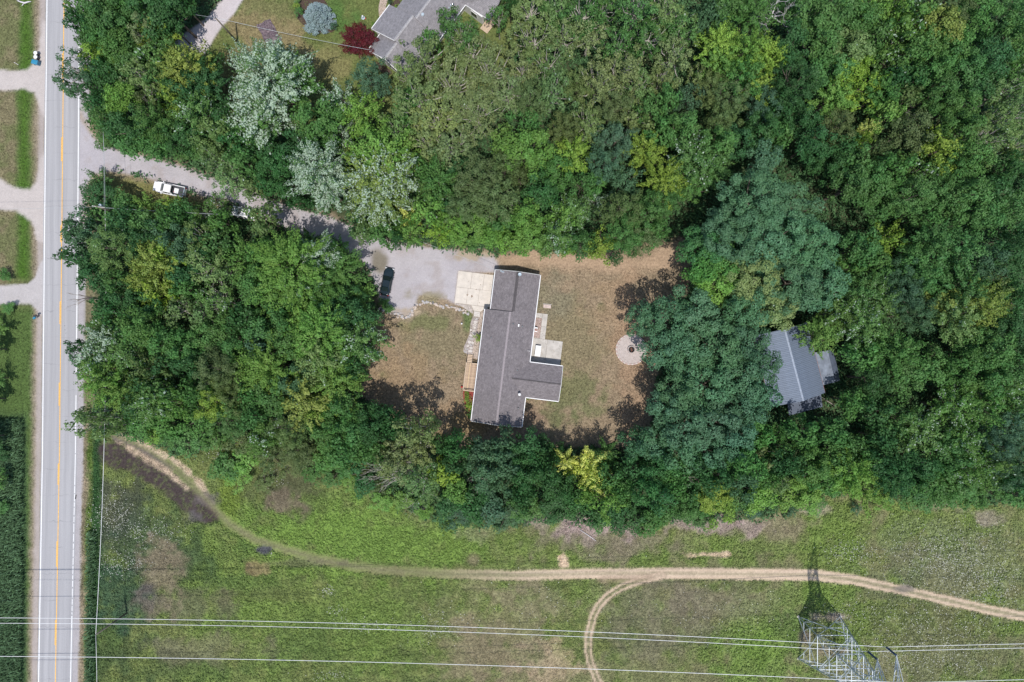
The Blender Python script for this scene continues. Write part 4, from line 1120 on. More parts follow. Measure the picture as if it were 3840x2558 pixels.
# meadow herbs and tall grass
def scatter(n, box, seed, keepf):
    q = np.random.default_rng(seed)
    x = q.uniform(box[0], box[2], n); y_ = q.uniform(box[1], box[3], n)
    c, g, rg = ground_field(x, y_)
    k = keepf(x, y_, g, rg, q)
    return x[k], y_[k], c[k], q
x, y_, c, q = scatter(190000, (300, 1560, 3990, 2680), 31, lambda x, y, g, rg, q: ((rg == 1) | (rg == 5)) & (g < 0.25) & (q.random(len(x)) < 0.45 + 0.9 * np.clip((fnoise(x, y, 26, 3) - .4) * 4, 0, 1)))
green = np.clip((c[:, 1] - c[:, 0] * 0.9) / 0.08, 0.15, 1)
n = len(x); per = 4
hh = 0.10 + 0.32 * green * q.random(n)
P = np.repeat(np.stack([(x - 1920) * S, (1279 - y_) * S, hh], 1), per, 0) + q.normal(size=(n * per, 3)) * np.array([.13, .13, .04])
P[:, 2] = np.abs(P[:, 2])
C = np.repeat(c * (0.95 + 0.6 * q.random(n))[:, None], per, 0) * (0.72 + 0.62 * q.random(n * per))[:, None]
me = weed_mesh('meadow_herbs', P, np.array([[0, 0, .9]]) + q.normal(size=P.shape) * .5, np.repeat(0.14 + .12 * green, per) * (0.7 + .6 * q.random(n * per)), C)
o = bpy.data.objects.new('meadow_herbs', me); COL.objects.link(o); tag(o, 'mixed green herbs and grass covering the power line meadow', 'grass', kind='stuff')
# lawn and verge tufts
x, y_, c, q = scatter(170000, (-60, -100, 2650, 2600), 33, lambda x, y, g, rg, q: ((rg == 2) | (rg == 0) & (x < 0)) & (g < 0.3))
n = len(x); per = 2
P = np.repeat(np.stack([(x - 1920) * S, (1279 - y_) * S, 0.03 + 0.04 * q.random(n)], 1), per, 0) + q.normal(size=(n * per, 3)) * np.array([.1, .1, .008])
P[:, 2] = np.abs(P[:, 2])
C = np.repeat(c * (0.40 + 1.2 * q.random(n))[:, None], per, 0) * (0.8 + .4 * q.random(n * per))[:, None]
me = weed_mesh('lawn_grass', P, np.array([[0, 0, 1.0]]) + q.normal(size=P.shape) * .35, 0.13 + .09 * q.random(n * per), C)
o = bpy.data.objects.new('lawn_grass', me); COL.objects.link(o); tag(o, 'short dry tufted grass of the lawns', 'grass', kind='stuff')
# tall reedy grass left of the road and in the right-hand ditch
q = np.random.default_rng(35)
n = 16000
x = np.r_[q.uniform(-60, 100, n), q.uniform(330, 470, n // 2)]; y_ = np.r_[q.uniform(1570, 2620, n), q.uniform(1990, 2620, n // 2)]
k = (x < 98 - 30 * q.random(len(x)) ** 2) & (x < rl(y_) - 55) | (x > rr(y_) + 62) & (x < rr(y_) + 70 + 30 * q.random(len(x)))
x = x[k]; y_ = y_[k]; n = len(x)
P = np.stack([(x - 1920) * S, (1279 - y_) * S, 0.5 + .6 * q.random(n)], 1)
ax = np.tile([0.9, 0.35, .5], (n, 1)) + q.normal(size=(n, 3)) * .35
C = np.array([[0.065, 0.125, 0.055]]) * (0.5 + .9 * q.random(n))[:, None] * np.array([1, 1, 1])
C = C + (q.random(n) < .12)[:, None] * np.array([[.06, .1, .06]])
me = weed_mesh('tall_grass', P, np.array([[0, -.3, .8]]) + q.normal(size=P.shape) * .35, 0.5 + .5 * q.random(n), C, aspect=.28, axis=ax)
o = bpy.data.objects.new('tall_grass', me); COL.objects.link(o); tag(o, 'tall dark green reedy grass in the ditches beside the road', 'grass', kind='stuff')
# white meadow flowers
P = []
for (cx, cy, rx, ry, n) in ((3550, 2080, 260, 130, 1500), (3180, 2070, 110, 50, 260), (3700, 2200, 150, 110, 700), (3450, 2330, 330, 110, 800), (3500, 2470, 330, 90, 700), (430, 1930, 110, 90, 420), (560, 1990, 150, 60, 260),
                            (470, 2110, 110, 60, 260), (1235, 2215, 30, 22, 60), (1260, 2290, 40, 20, 40), (1380, 2340, 100, 30, 90), (1600, 2370, 120, 40, 80), (1650, 2330, 100, 60, 70), (1240, 2530, 90, 20, 60), (1020, 1790, 50, 40, 60),
                            (2680, 2300, 300, 150, 160), (3150, 2290, 100, 40, 90), (820, 1700, 60, 30, 50), (2060, 2330, 400, 200, 120)):
    a = q.normal(size=(n, 2)) * .5
    P.append(np.stack([cx + a[:, 0] * rx, cy + a[:, 1] * ry], 1))
P = np.concatenate(P)
_, g, rg = ground_field(P[:, 0], P[:, 1]); k = (g < .3) & (P[:, 0] > 330); P = P[k]; n = len(P)
P3 = np.stack([(P[:, 0] - 1920) * S, (1279 - P[:, 1]) * S, 0.35 + .2 * q.random(n)], 1)
me = weed_mesh('white_flowers', P3, np.array([[0, 0, 1.0]]) + q.normal(size=P3.shape) * .25, 0.09 + .09 * q.random(n) ** 2, np.tile([.62, .62, .56], (n, 1)), 1.2)
o = bpy.data.objects.new('white_flowers', me); COL.objects.link(o); tag(o, 'tiny white flower heads scattered over the meadow', 'flowers', kind='stuff')

# ------------------------------------------------------------------ the main house
def roof_plane(name, pts, axis, mat, parent, t=0.14):
    """pts: top corners (x,y,z); axis: direction of the eave; rows of shingles run along it"""
    q = [Vector(p) for p in pts]
    n = (q[1] - q[0]).cross(q[2] - q[0])
    if n.z < 0: q = q[::-1]; n = -n
    n.normalize(); ax = Vector(axis).normalized(); dn = n.cross(ax)
    mb = MB().slab(q, t)
    me = mb.mesh(name, mat)
    ul = me.uv_layers.new(name='UVMap')
    for lp in me.loops:
        v = me.vertices[lp.vertex_index].co
        ul.data[lp.index].uv = (v.dot(ax), v.dot(dn))
    return part(name, me, parent)

def window(parent, c, w, h, face, mat=None):
    """a framed window on a wall; face = outward direction in the parent's frame (unit axis)"""
    f = Vector(face); s = Vector((-f.y, f.x, 0))
    m3 = Matrix((s, f, Vector((0, 0, 1)))).transposed()
    fr = MB().box(Vector(c) + f * 0.03, (w + .16, .06, h + .16), m=m3).build('window', M['white'], parent)
    MB().box(Vector(c) + f * 0.065, (w, .03, h), m=m3).build('pane', M['winglass'], fr)
    return fr

HO = (-1.518, -4.751, 0); HA = rad(-7)
house = thing('house', 'long low house with dark grey shingle roof in the middle of the clearing', 'house', HO, HA)
sl = 0.338; EZ = 2.8
hw = MB()
hw.prism([(-3.95, -9.3), (3.95, -9.3), (3.95, 16.4), (-3.0, 16.4), (-3.0, 9.4), (-3.95, 9.4)], 0, 2.72)
hw.prism([(3.95, -4.05), (9.75, -4.05), (9.75, 1.1), (3.95, 1.1)], 0, 2.719)
hw.build('wall', M['siding'], house)
g = MB()
def gable(mb, y0, y1, xa, xb, xr, za, zr):
    V = [(xa, y0, za), (xb, y0, za), (xr, y0, zr), (xa, y1, za), (xb, y1, za), (xr, y1, zr)]
    mb.add(V, [(0, 1, 2), (5, 4, 3), (0, 3, 4, 1), (1, 4, 5, 2), (2, 5, 3, 0)])
gable(g, -9.3, -9.15, -3.95, 3.95, 0, 2.72, 4.05); gable(g, 16.25, 16.4, -3.0, 3.95, .5, 2.72, 3.9)
V = [(9.6, -4.05, 2.72), (9.6, 1.1, 2.72), (9.6, -1.5, 3.6), (9.75, -4.05, 2.72), (9.75, 1.1, 2.72), (9.75, -1.5, 3.6)]
g.add(V, [(0, 2, 1), (3, 4, 5), (0, 1, 4, 3), (1, 2, 5, 4), (2, 0, 3, 5)])
g.build('gable', M['siding'], house)
roof_plane('roof', [(-4.44, -9.8, EZ), (0, -9.8, 4.3), (0, 9.88, 4.3), (-4.44, 9.88, EZ)], (0, 1, 0), M['shingle'], house)
roof_plane('roof', [(0, -9.8, 4.3), (4.44, -9.8, EZ), (4.44, 9.88, EZ), (0, 9.88, 4.3)], (0, 1, 0), M['shingle'], house)
roof_plane('roof', [(.5, 9.885, 4.131), (4.44, 9.885, EZ), (4.44, 16.9, EZ), (.5, 16.9, 4.131)], (0, 1, 0), M['shingle'], house)
roof_plane('roof', [(-3.46, 9.885, 2.795), (.5, 9.885, 4.131), (.5, 16.9, 4.131), (-3.46, 16.9, 2.795)], (0, 1, 0), M['shingle'], house)
roof_plane('roof', [(1.36, -1.5, 3.845), (4.47, 1.6, EZ + .003), (10.25, 1.6, EZ + .003), (10.25, -1.5, 3.845)], (1, 0, 0), M['shingle'], house)
roof_plane('roof', [(1.36, -1.5, 3.845), (10.25, -1.5, 3.845), (10.25, -4.55, EZ + .003), (4.47, -4.55, EZ + .003)], (1, 0, 0), M['shingle'], house)
for (a, b, w_) in (((0, -9.8, 4.31), (0, 9.88, 4.31), .17),):
    MB().add([(-w_, -9.8, 4.27), (0, -9.8, 4.335), (w_, -9.8, 4.27), (-w_, 9.88, 4.27), (0, 9.88, 4.335), (w_, 9.88, 4.27)], [(0, 1, 4, 3), (1, 2, 5, 4)]).build('ridge_cap', M['ridge'], house)
MB().add([(.5 - .2, 10.0, 4.09), (.5, 10.0, 4.17), (.5 + .2, 10.0, 4.09), (.3, 16.9, 4.09), (.5, 16.9, 4.17), (.7, 16.9, 4.09)], [(0, 1, 4, 3), (1, 2, 5, 4)]).build('ridge_cap', M['shingle'], house)
MB().box((.27, 13.45, 4.075), (.035, 6.9, .05)).box((.73, 13.45, 4.075), (.035, 6.9, .05)).build('ridge_vent', M['dark'], house)
MB().add([(1.7, -1.5 - .14, 3.82), (1.7, -1.5, 3.87), (1.7, -1.36, 3.82), (10.25, -1.64, 3.82), (10.25, -1.5, 3.87), (10.25, -1.36, 3.82)], [(0, 3, 4, 1), (1, 4, 5, 2)]).build('ridge_cap', M['shingle'], house)
# gutters and rake boards
for (c, d) in (((-4.5, .04, 2.74), (.12, 19.7, .13)), ((-3.52, 13.42, 2.73), (.12, 6.98, .13)), ((4.5, 9.28, 2.74), (.12, 15.25, .13)), ((4.5, -7.2, 2.74), (.12, 5.2, .13)),
               ((7.4, 1.66, 2.745), (5.75, .12, .13)), ((7.4, -4.61, 2.745), (5.75, .12, .13))):
    MB().box(c, d).build('gutter', M['white'], house)
for (a, b) in (((-4.44, -9.83, 2.72), (0, -9.83, 4.22)), ((0, -9.83, 4.22), (4.44, -9.83, 2.72)), ((-3.46, 16.93, 2.72), (.5, 16.93, 4.06)), ((.5, 16.93, 4.06), (4.44, 16.93, 2.72)), ((10.28, 1.6, 2.72), (10.28, -1.5, 3.76)), ((10.28, -1.5, 3.76), (10.28, -4.55, 2.72))):
    a = Vector(a); b = Vector(b); d = (b - a)
    MB().tube([tuple(a), tuple(b)], [.075, .075], 4).build('rake_board', M['white'], house)
MB().slab([(-4.5, 9.9, 2.78), (-3.4, 9.9, 3.1), (.4, 9.9, 4.26), (.4, 9.93, 4.26), (-4.5, 9.93, 2.78)], .13).build('rake_board', M['dark'], house)  # dark strip: paints in the shadow line where the main roof steps above the garage
for (x_, y_) in ((.77, 7.86), (2.4, 7.62), (-2.74, 5.04), (2.49, -.04), (3.44, -6.53)):
    z = 4.3 - abs(x_) * sl
    MB().lathe([(.14, -.05), (.14, .05), (.05, .07), (.05, .42), (.06, .42)], (x_, y_, z), 10).build('vent_pipe', M['dark'], house)
    MB().lathe([(.05, .43), (.052, .46), (.0, .47)], (x_, y_, z), 8).build('pipe_rim', M['bluewhite'], house)
MB().bbox((1.74, 7.73, 3.86), (.24, .45, .3)).build('roof_vent', M['white'], house)
ch = MB().lathe([(.13, -.1), (.13, .75), (.14, .76)], (3.34, -4.1, 3.3), 12).build('chimney_flue', M['chrome'], house)
MB().lathe([(.24, .78), (.25, .86), (.05, .98), (0, .99)], (3.34, -4.1, 3.3), 12).build('flue_cap', M['white'], ch)
ds = MB().tube([(.81, 16.5, 4.0), (.81, 16.5, 4.45)], [.03, .03], 6).build('aerial_mast', M['chrome'], house)
MB().lathe([(.0, 0), (.2, .04), (.3, .12), (.29, .14), (.0, .03)], (.86, 16.45, 4.45), 14).build('satellite_dish', M['bluewhite'], ds)
MB().tube([(4.05, 3.54, 2.95), (4.05, 3.54, 3.6), (3.8, 3.54, 3.62)], [.025] * 3, 5).tube([(4.2, 3.4, 3.6), (4.2, 3.65, 3.6)], [.03, .03], 5).build('aerial', M['white'], house)
MB().tube([(-2.3, 16.6, 3.1), (-2.3, 16.6, 3.7)], [.03, .03], 6).box((-2.1, 16.6, 3.68), (.45, .12, .1)).box((-2.45, 16.75, 3.62), (.14, .3, .1)).build('service_mast', M['bluewhite'], house)
for yy in (12.0, 14.9):
    gd = MB().box((-3.03, yy, 1.1), (.07, 2.5, 2.15)).build('garage_door', M['white'], house)
    for k in range(1, 4): MB().box((-3.07, yy, .02 + k * .54), (.02, 2.4, .03)).build('panel_joint', M['dark'], gd)
for yy in (-8, -6.4, 6.2, 8.0): window(house, (-3.95, yy, 1.6), 1.1, 1.1, (-1, 0, 0))
dr = MB().box((-3.98, -1.6, 1.85), (.06, .95, 2.05)).build('door', M['dark'], house)
MB().box((-4.03, -1.25, 1.8), (.05, .05, .16)).build('handle', M['chrome'], dr)
for yy in (-8, -6, 8.6, 12.4, 14.6): window(house, (3.95, yy, 1.6), 1.1, 1.1, (1, 0, 0))
window(house, (4.0, 3.7, 1.15), 1.9, 2.0, (1, 0, 0))
for xx in (6, 8.2): window(house, (xx, -4.05, 1.6), 1.1, 1.1, (0, -1, 0)); window(house, (xx, 1.1, 1.6), 1.0, 1.1, (0, 1, 0))
window(house, (9.75, -1.5, 1.6), 1.6, 1.2, (1, 0, 0)); window(house, (-1.6, -9.3, 1.6), 1.1, 1.1, (0, -1, 0)); window(house, (1.8, -9.3, 1.6), 1.1, 1.1, (0, -1, 0)); window(house, (1, 16.4, 1.6), 1.1, 1, (0, 1, 0))

def hthing(name, label, cat, x_, y_, z=0, rz=0, group=None):
    v = Matrix.Rotation(HA, 3, 'Z') @ Vector((x_, y_, 0)) + Vector(HO)
    return thing(name, label, cat, (v.x, v.y, z), HA + rz, group)

# concrete apron
t = hthing('driveway_slab', 'pale concrete apron in front of the garage, oil spots on it', 'concrete slab', 0, 0)
X = [-10.1, -8.0, -5.95, -3.1]; Y = [10.4, 13.3, 16.2]
X2 = [-10.1, -7.6, -5.4, -3.1]
for i in range(3):
    for j in range(2):
        xs = X if j == 0 else X2
        w_ = xs[i + 1] - xs[i] - .03; h_ = Y[j + 1] - Y[j] - .03
        MB().bbox(((xs[i] + xs[i + 1]) / 2, (Y[j] + Y[j + 1]) / 2, .03), (w_, h_, .12), 0, .01).build('slab', M['concrete'], t)
MB().prism([(-7.1, 10.37), (-4.1, 10.37), (-4.1, 9.95), (-4.75, 9.9), (-5.25, 9.4), (-6.5, 9.4)], -.03, .086).build('slab', M['concrete'], t)
st = MB()
for (sx, sy, sr) in ((-8.0, 12.1, .13), (-7.15, 11.95, .16), (-6.55, 13.25, .09), (-5.9, 14.2, .06), (-5.7, 11.0, .05), (-8.0, 14.6, .05)):
    n = 11; st.add([(sx + sr * (1 + .3 * math.sin(k * 2.1 + sx)) * math.cos(k / n * 6.283), sy + sr * 1.3 * (1 + .3 * math.cos(k * 1.7)) * math.sin(k / n * 6.283), .0945) for k in range(n)], [tuple(range(n))])
st.build('oil_stain', simple('oil_stain', (.22, .15, .10), .6, noise=.3, nscale=8), t)
for k, zz in enumerate((.12, .08, .04)):
    MB().bbox((-5.9 + .02 * k, 9.2 - .3 * k, zz / 2), (1.15, .28, zz + .04), 0, .01).build('step', M['flag'], t)

# patio behind the house
t = hthing('patio', 'grey concrete patio and walk along the back wall of the house', 'patio', 0, 0)
for (x0, y0, x1, y1) in ((4.1, 1.2, 7.2, 5.9), (7.23, 1.62, 9.95, 5.9), (4.1, 5.93, 5.75, 6.0), (5.78, 5.93, 6.72, 8.1), (5.78, 8.13, 6.7, 10.43), (4.1, 9.62, 5.75, 10.43)):
    MB().bbox(((x0 + x1) / 2, (y0 + y1) / 2, .02), (x1 - x0, y1 - y0, .12), 0, .01).build('slab', M['concrete2'], t)
o = MB().prism([(3.95, 6.0), (5.75, 6.0), (5.75, 9.6), (3.95, 9.6)], 0, .05).build('river_gravel', simple('river_gravel', (.36, .27, .24), .9, noise=.6, nscale=9, bump=1), t)
o['kind'] = 'stuff'
t = hthing('patio_table', 'white rectangular table on the back patio', 'table', 5.72, 3.72, .08)
MB().bbox((0, 0, .72), (.98, 1.9, .05), 0, .015).build('tabletop', M['white'], t)
for i in (-1, 1):
    for j in (-1, 1): MB().tube([(i * .42, j * .85, 0), (i * .42, j * .85, .7)], [.03, .03], 6).build('leg', M['white'], t)
t = hthing('air_conditioner', 'white outdoor cooling unit standing in the river gravel by the house', 'air conditioner', 4.92, 7.45, .05)
MB().bbox((0, 0, .35), (.5, .85, .7), 0, .05).build('case', M['white'], t)
MB().lathe([(.23, 0), (.24, .03), (.2, .05)], (0, -.05, .7), 16).build('fan_guard', M['rust'], t)
MB().lathe([(.09, 0), (.09, .03)], (0, -.05, .75), 10).build('motor_cap', M['chrome'], t)
t = hthing('stone_slab', 'small pinkish stone slab lying in the back lawn', 'slab', 6.4, 11.8, 0, rad(2))
MB().bbox((0, 0, .05), (1.35, .6, .14), 0, .02).build('top', M['paver'], t)
MB().bbox((0, .4, .03), (1.5, .12, .08), 0, .01).build('edge', M['concrete2'], t)

# gravel bed and flagstone path by the front wall
t = hthing('garden_path', 'flagstone path curving between the apron steps and the deck', 'path', 0, 0)
MB().prism([(-6.55, 8.4), (-5.35, 8.4), (-5.5, 6.2), (-5.75, 4.0), (-5.8, 2.6), (-5.75, 1.7), (-6.75, 1.6), (-7.5, 2.0), (-7.45, 2.9), (-7.1, 4.0), (-6.75, 5.2), (-6.8, 7.2)], 0, .03).build('mortar_bed', simple('path_mortar', (.37, .32, .30), .9, nscale=5), t)
rs = random.Random(4)
STN = [(-5.95, 8.05, .42, .24), (-5.95, 7.5, .42, .24), (-5.98, 7.0, .36, .26), (-6.05, 6.45, .36, .28), (-6.15, 5.95, .3, .18), (-6.62, 5.95, .2, .2), (-6.15, 5.5, .34, .25), (-6.5, 5.0, .3, .2), (-6.0, 5.05, .26, .18), (-6.35, 4.4, .42, .26),
       (-6.05, 3.75, .3, .22), (-6.6, 3.8, .28, .3), (-6.25, 3.3, .3, .2), (-6.8, 3.1, .26, .26), (-6.2, 2.75, .36, .24), (-6.95, 2.5, .25, .25), (-6.25, 2.2, .45, .26), (-7.1, 1.95, .28, .25)]
for (sx, sy, a, b_) in STN:
    n = rs.randint(5, 7); a0 = rs.random()
    P = [(sx + a * math.cos(a0 + k / n * 6.283) * rs.uniform(.85, 1.1), sy + b_ * math.sin(a0 + k / n * 6.283) * rs.uniform(.85, 1.1)) for k in range(n)]
    MB().prism(P, .01, .055).build('flagstone', M['flag'] if rs.random() < .75 else M['stone'], t)
rvg = bpy.data.materials['river_gravel']
o = MB().prism([(-5.3, 8.4), (-5.5, 6.2), (-5.75, 4.0), (-5.8, 2.6), (-5.75, 1.0), (-3.95, 1.0), (-3.95, 9.4), (-4.6, 9.85), (-5.2, 9.35)], 0, .045).build('pebble_bed', simple('tan_pebbles', (.42, .345, .29), .9, noise=.55, nscale=8, bump=1), None)
o.location = HO; o.rotation_euler = (0, 0, HA); tag(o, 'tan pebble bed along the front wall of the house', kind='stuff')
o = MB().prism([(-10.1, 10.36), (-7.15, 10.36), (-6.6, 9.4), (-6.6, 8.9), (-7.4, 9.2), (-8.6, 9.9), (-10.0, 10.1)], 0, .06).build('pebble_bed', simple('pale_pebbles', (.44, .39, .35), .9, noise=.55, nscale=9, bump=1), None)
o.location = HO; o.rotation_euler = (0, 0, HA); tag(o, 'pale pebbles between the apron and the boulders', kind='stuff')

# boulders
def rock_mesh(seed, mat):
    import bmesh
    r = random.Random(seed); bm = bmesh.new()
    bmesh.ops.create_icosphere(bm, subdivisions=1, radius=1)
    for v in bm.verts: v.co = v.co * r.uniform(.78, 1.15); v.co.z = v.co.z * .75
    me = bpy.data.meshes.new('stone'); bm.to_mesh(me); bm.free(); me.materials.append(mat); return me
ROCKS = [rock_mesh(i, M[k]) for i, k in enumerate(('stone', 'stone', 'stone_b', 'stone_b', 'stone', 'stone_c'))]
BL = [(1418, 1150), (1440, 1163), (1465, 1175), (1490, 1181), (1510, 1189), (1530, 1189), (1543, 1180), (1551, 1168), (1553, 1155), (1562, 1146), (1575, 1140), (1592, 1136), (1610, 1134), (1625, 1140), (1640, 1145), (1660, 1150), (1675, 1150),
      (1690, 1152), (1710, 1158), (1730, 1163), (1748, 1170), (1760, 1180)]
rs = random.Random(8)
def stones(t, path, n, jit, s0, s1, orig):
    L = [0]
    for i in range(len(path) - 1): L.append(L[-1] + math.dist(path[i], path[i + 1]))
    for k in range(n):
        d = L[-1] * (k + .5) / n
        i = max(j for j in range(len(L)) if L[j] <= d); i = min(i, len(path) - 2)
        f = (d - L[i]) / (L[i + 1] - L[i])
        px = path[i][0] * (1 - f) + path[i + 1][0] * f + rs.gauss(0, jit); py = path[i][1] * (1 - f) + path[i + 1][1] * f + rs.gauss(0, jit)
        s_ = rs.uniform(s0, s1); w_ = W(px, py)
        me = ROCKS[5] if rs.random() < .1 else ROCKS[rs.randint(0, 4)]
        part('stone', me, t, (w_.x - orig.x, w_.y - orig.y, s_ * .3), (rs.uniform(-.3, .3), rs.uniform(-.3, .3), rs.uniform(0, 6.28)), (s_, s_ * rs.uniform(.65, 1), s_ * .8))
b0 = W(1590, 1150); t = thing('boulder_edging', 'winding row of grey and tan boulders between gravel and front lawn', 'stone edging', (b0.x, b0.y, 0))
stones(t, BL, 92, 3.0, .17, .34, b0)
b0 = W(1398, 1075); t = thing('boulder_edging', 'short row of boulders half under bushes beside the dark car', 'stone edging', (b0.x, b0.y, 0))
stones(t, [(1398, 1060), (1402, 1085), (1412, 1105)], 9, 2, .2, .34, b0)

# front deck with steps
DZ = .8
t = hthing('deck', 'wooden front deck with railings and steps against the house wall', 'deck', 0, 0)
nb = 15; bw = 2.02 / nb
deckme = [MB().bbox((0, 0, 0), (bw - .012, 4.85, .04), 0, .005).mesh('deck_board', m_) for m_ in (M['wood'], M['wood2'], simple('pale_deck_wood', (.62, .46, .27), .7))]
rs = random.Random(2)
for k in range(nb):
    part('deck_board', deckme[2] if k == 4 else deckme[rs.randint(0, 1)], t, (-6.55 + bw * (k + .5), -2.3, DZ))
MB().box((-6.62, -2.3, DZ - .12), (.05, 4.95, .24)).box((-5.55, -4.78, DZ - .12), (2.1, .05, .24)).box((-5.55, .16, DZ - .12), (2.1, .05, .24)).build('rim_joist', M['rail'], t)
for (x_, y_) in ((-6.58, .1), (-6.58, -1.6), (-6.58, -3.2), (-6.58, -4.75), (-4.6, -4.75), (-4.6, .1), (-5.55, .12)):
    MB().box((x_, y_, .85), (.09, .09, 1.75)).build('post', M['rail'], t)
MB().box((-6.58, -2.3, 1.73), (.14, 4.95, .04)).build('handrail', M['rail'], t)
MB().box((-5.58, -4.75, 1.73), (2.05, .14, .04)).build('handrail', M['rail'], t)
MB().box((-5.08, .12, 1.73), (.98, .14, .04)).build('handrail', M['rail'], t)
bal = MB().box((0, 0, 0), (.035, .035, .86)).mesh('baluster', M['dark'])
for k in range(32): part('baluster', bal, t, (-6.58, .0 - k * .15, 1.27))
for k in range(13): part('baluster', bal, t, (-6.45 + k * .145, -4.75, 1.27))
for k in range(5): part('baluster', bal, t, (-5.4 + k * .17, .12, 1.27))
for k in range(5):
    MB().bbox((-6.1, .36 + k * .27, DZ - .13 - k * .145), (.98, .235, .04), 0, .006).build('stair_tread', M['rail'], t)
MB().slab([(-6.63, .2, DZ), (-6.57, .2, DZ), (-6.57, 1.6, .05), (-6.63, 1.6, .05)], .22).slab([(-5.63, .2, DZ), (-5.57, .2, DZ), (-5.57, 1.6, .05), (-5.63, 1.6, .05)], .22).build('stringer', M['rail'], t)
for sx in (-6.6, -5.58):
    MB().tube([(sx, .2, 1.7), (sx, 1.55, .95), (sx, 1.6, .0)], [.035] * 3, 5).build('handrail', M['dark'], t)

o = MB().prism([(-4.0, -4.85), (-6.7, -4.85), (-6.5, -6.2), (-5.5, -9.0), (-5.1, -9.5), (-4.0, -9.5)], 0, .05).build('mulch_bed', M['mulch'], None)
o.location = HO; o.rotation_euler = (0, 0, HA); tag(o, 'red mulch bed at the foot of the front wall', kind='stuff')
def bush(px, py, rpx, c, label, cat='shrub', grp=None, hf=.22, kind='f', z=None):
    t = place_tree(px, py, rpx, kind, c, hf, label, rs2, grp)
    t.name = 'shrub'; t['category'] = cat
    if grp: t['group'] = grp
    elif 'group' in t: del t['group']
    return t
rs2 = random.Random(9)
for (x_, y_, rp, lb) in ((-6.0, -5.05, 7, 'smallest green plant in the red mulch, beside the deck'), (-5.86, -5.75, 11, 'small round shrub in red mulch, second from the deck'), (-5.6, -6.6, 14, 'largest round shrub in red mulch, third from the deck'),
                         (-5.3, -7.75, 13, 'round shrub in red mulch, fourth from the deck'), (-5.0, -8.95, 14, 'darker shrub at the end of the mulch bed by the house corner')):
    v = Matrix.Rotation(HA, 3, 'Z') @ Vector((x_, y_, 0)) + Vector(HO)
    bush(v.x / S + 1920, 1279 - v.y / S, rp, 'y' if 'darker' not in lb else 'g', lb, grp='shrubs in the red mulch bed', hf=.17)
v = Matrix.Rotation(HA, 3, 'Z') @ Vector((-5.1, 4.73, 0)) + Vector(HO)
bush(v.x / S + 1920, 1279 - v.y / S, 16, 'y', 'round lime green shrub in the pebble bed beside the house')
for (x_, y_, c, lb) in ((10.35, .9, 'y', 'low yellow flowering plant at the upper corner of the wing'), (9.9, -4.75, 'y', 'low flowering plant at the lower corner of the wing'), (5.0, -4.95, 'l', 'green plant in the inner corner between wing and house'), (10.4, -3.0, 'y', 'low plant along the end wall of the wing')):
    v = Matrix.Rotation(HA, 3, 'Z') @ Vector((x_, y_, 0)) + Vector(HO)
    bush(v.x / S + 1920, 1279 - v.y / S, 7, c, lb, hf=.17)
t = hthing('flower_pot', 'red pot with flowers at the lower corner of the deck', 'flower pot', -6.95, -4.3)
MB().lathe([(.12, 0), (.19, .3), (.2, .32), (.15, .3)], (0, 0, 0), 12).build('pot', M['dark'], t); MB().lathe([(.0, .3), (.2, .34), (.14, .5), (0, .55)], (0, 0, 0), 9).build('blossom', M['red'], t)
w_ = W(1732, 1214); t = thing('lawn_globe', 'small white globe on the front lawn', 'lawn ornament', (w_.x, w_.y, 0))
MB().lathe([(.03, 0), (.03, .35)], (0, 0, 0), 8).build('stem', M['dark'], t)
MB().lathe([(.0, -.17), (.1, -.14), (.165, -.03), (.16, .05), (.09, .15), (0, .17)], (0, 0, .5), 14).build('globe', M['white'], t, True)

# ------------------------------------------------------------------ fire pit
fp = W(2367, 1311)
t = thing('round_patio', 'round paved fire pit patio with a ring of edging blocks', 'patio', (fp.x, fp.y, 0))
R = 2.78
MB().lathe([(R - .26, 0), (R - .26, .10)], (0, 0, -.02), 64).build('surface', simple('pink_grey_screenings', (.46, .40, .375), .9, noise=.12, nscale=2.5, bump=.3), t)
blk = [MB().bbox((0, 0, 0), (.25, .235, .2), 0, .015).mesh('paver', m_) for m_ in (M['paver'], M['flag'], simple('rose_paver', (.50, .36, .33), .85))]
for k in range(68):
    a = k / 68 * 6.283
    part('paver', blk[k * 7 % 3], t, ((R - .12) * math.cos(a), (R - .12) * math.sin(a), .03), (0, 0, a + math.pi / 2 + math.pi / 2 * 0 + 0), (1, 1, 1))
t = thing('fire_pit', 'round block fire pit full of ash on the round patio', 'fire pit', (fp.x, fp.y, .08))
fb = [MB().bbox((0, 0, 0), (.27, .17, .34), 0, .02).mesh('block', m_) for m_ in (M['paver'], M['stone'])]
for k in range(14):
    a = k / 14 * 6.283
    part('block', fb[k % 2], t, (.62 * math.cos(a), .62 * math.sin(a), .17), (0, 0, a + math.pi / 2))
MB().lathe([(.50, .0), (.50, .42), (.47, .42), (.47, .1)], (0, 0, 0), 24).build('steel_ring', M['dark'], t)
MB().lathe([(.46, .02), (.46, .12), (.2, .17), (0, .19)], (0, 0, 0), 16).build('ash_bed', M['ash'], t)
for k in range(4):
    a = k * 1.5 + .3; MB().tube([(.33 * math.cos(a), .33 * math.sin(a), .2), (-.25 * math.cos(a + .4), -.25 * math.sin(a + .4), .26)], [.045, .035], 6).build('charred_log', M['rust'] if k % 2 else M['dark'], t)

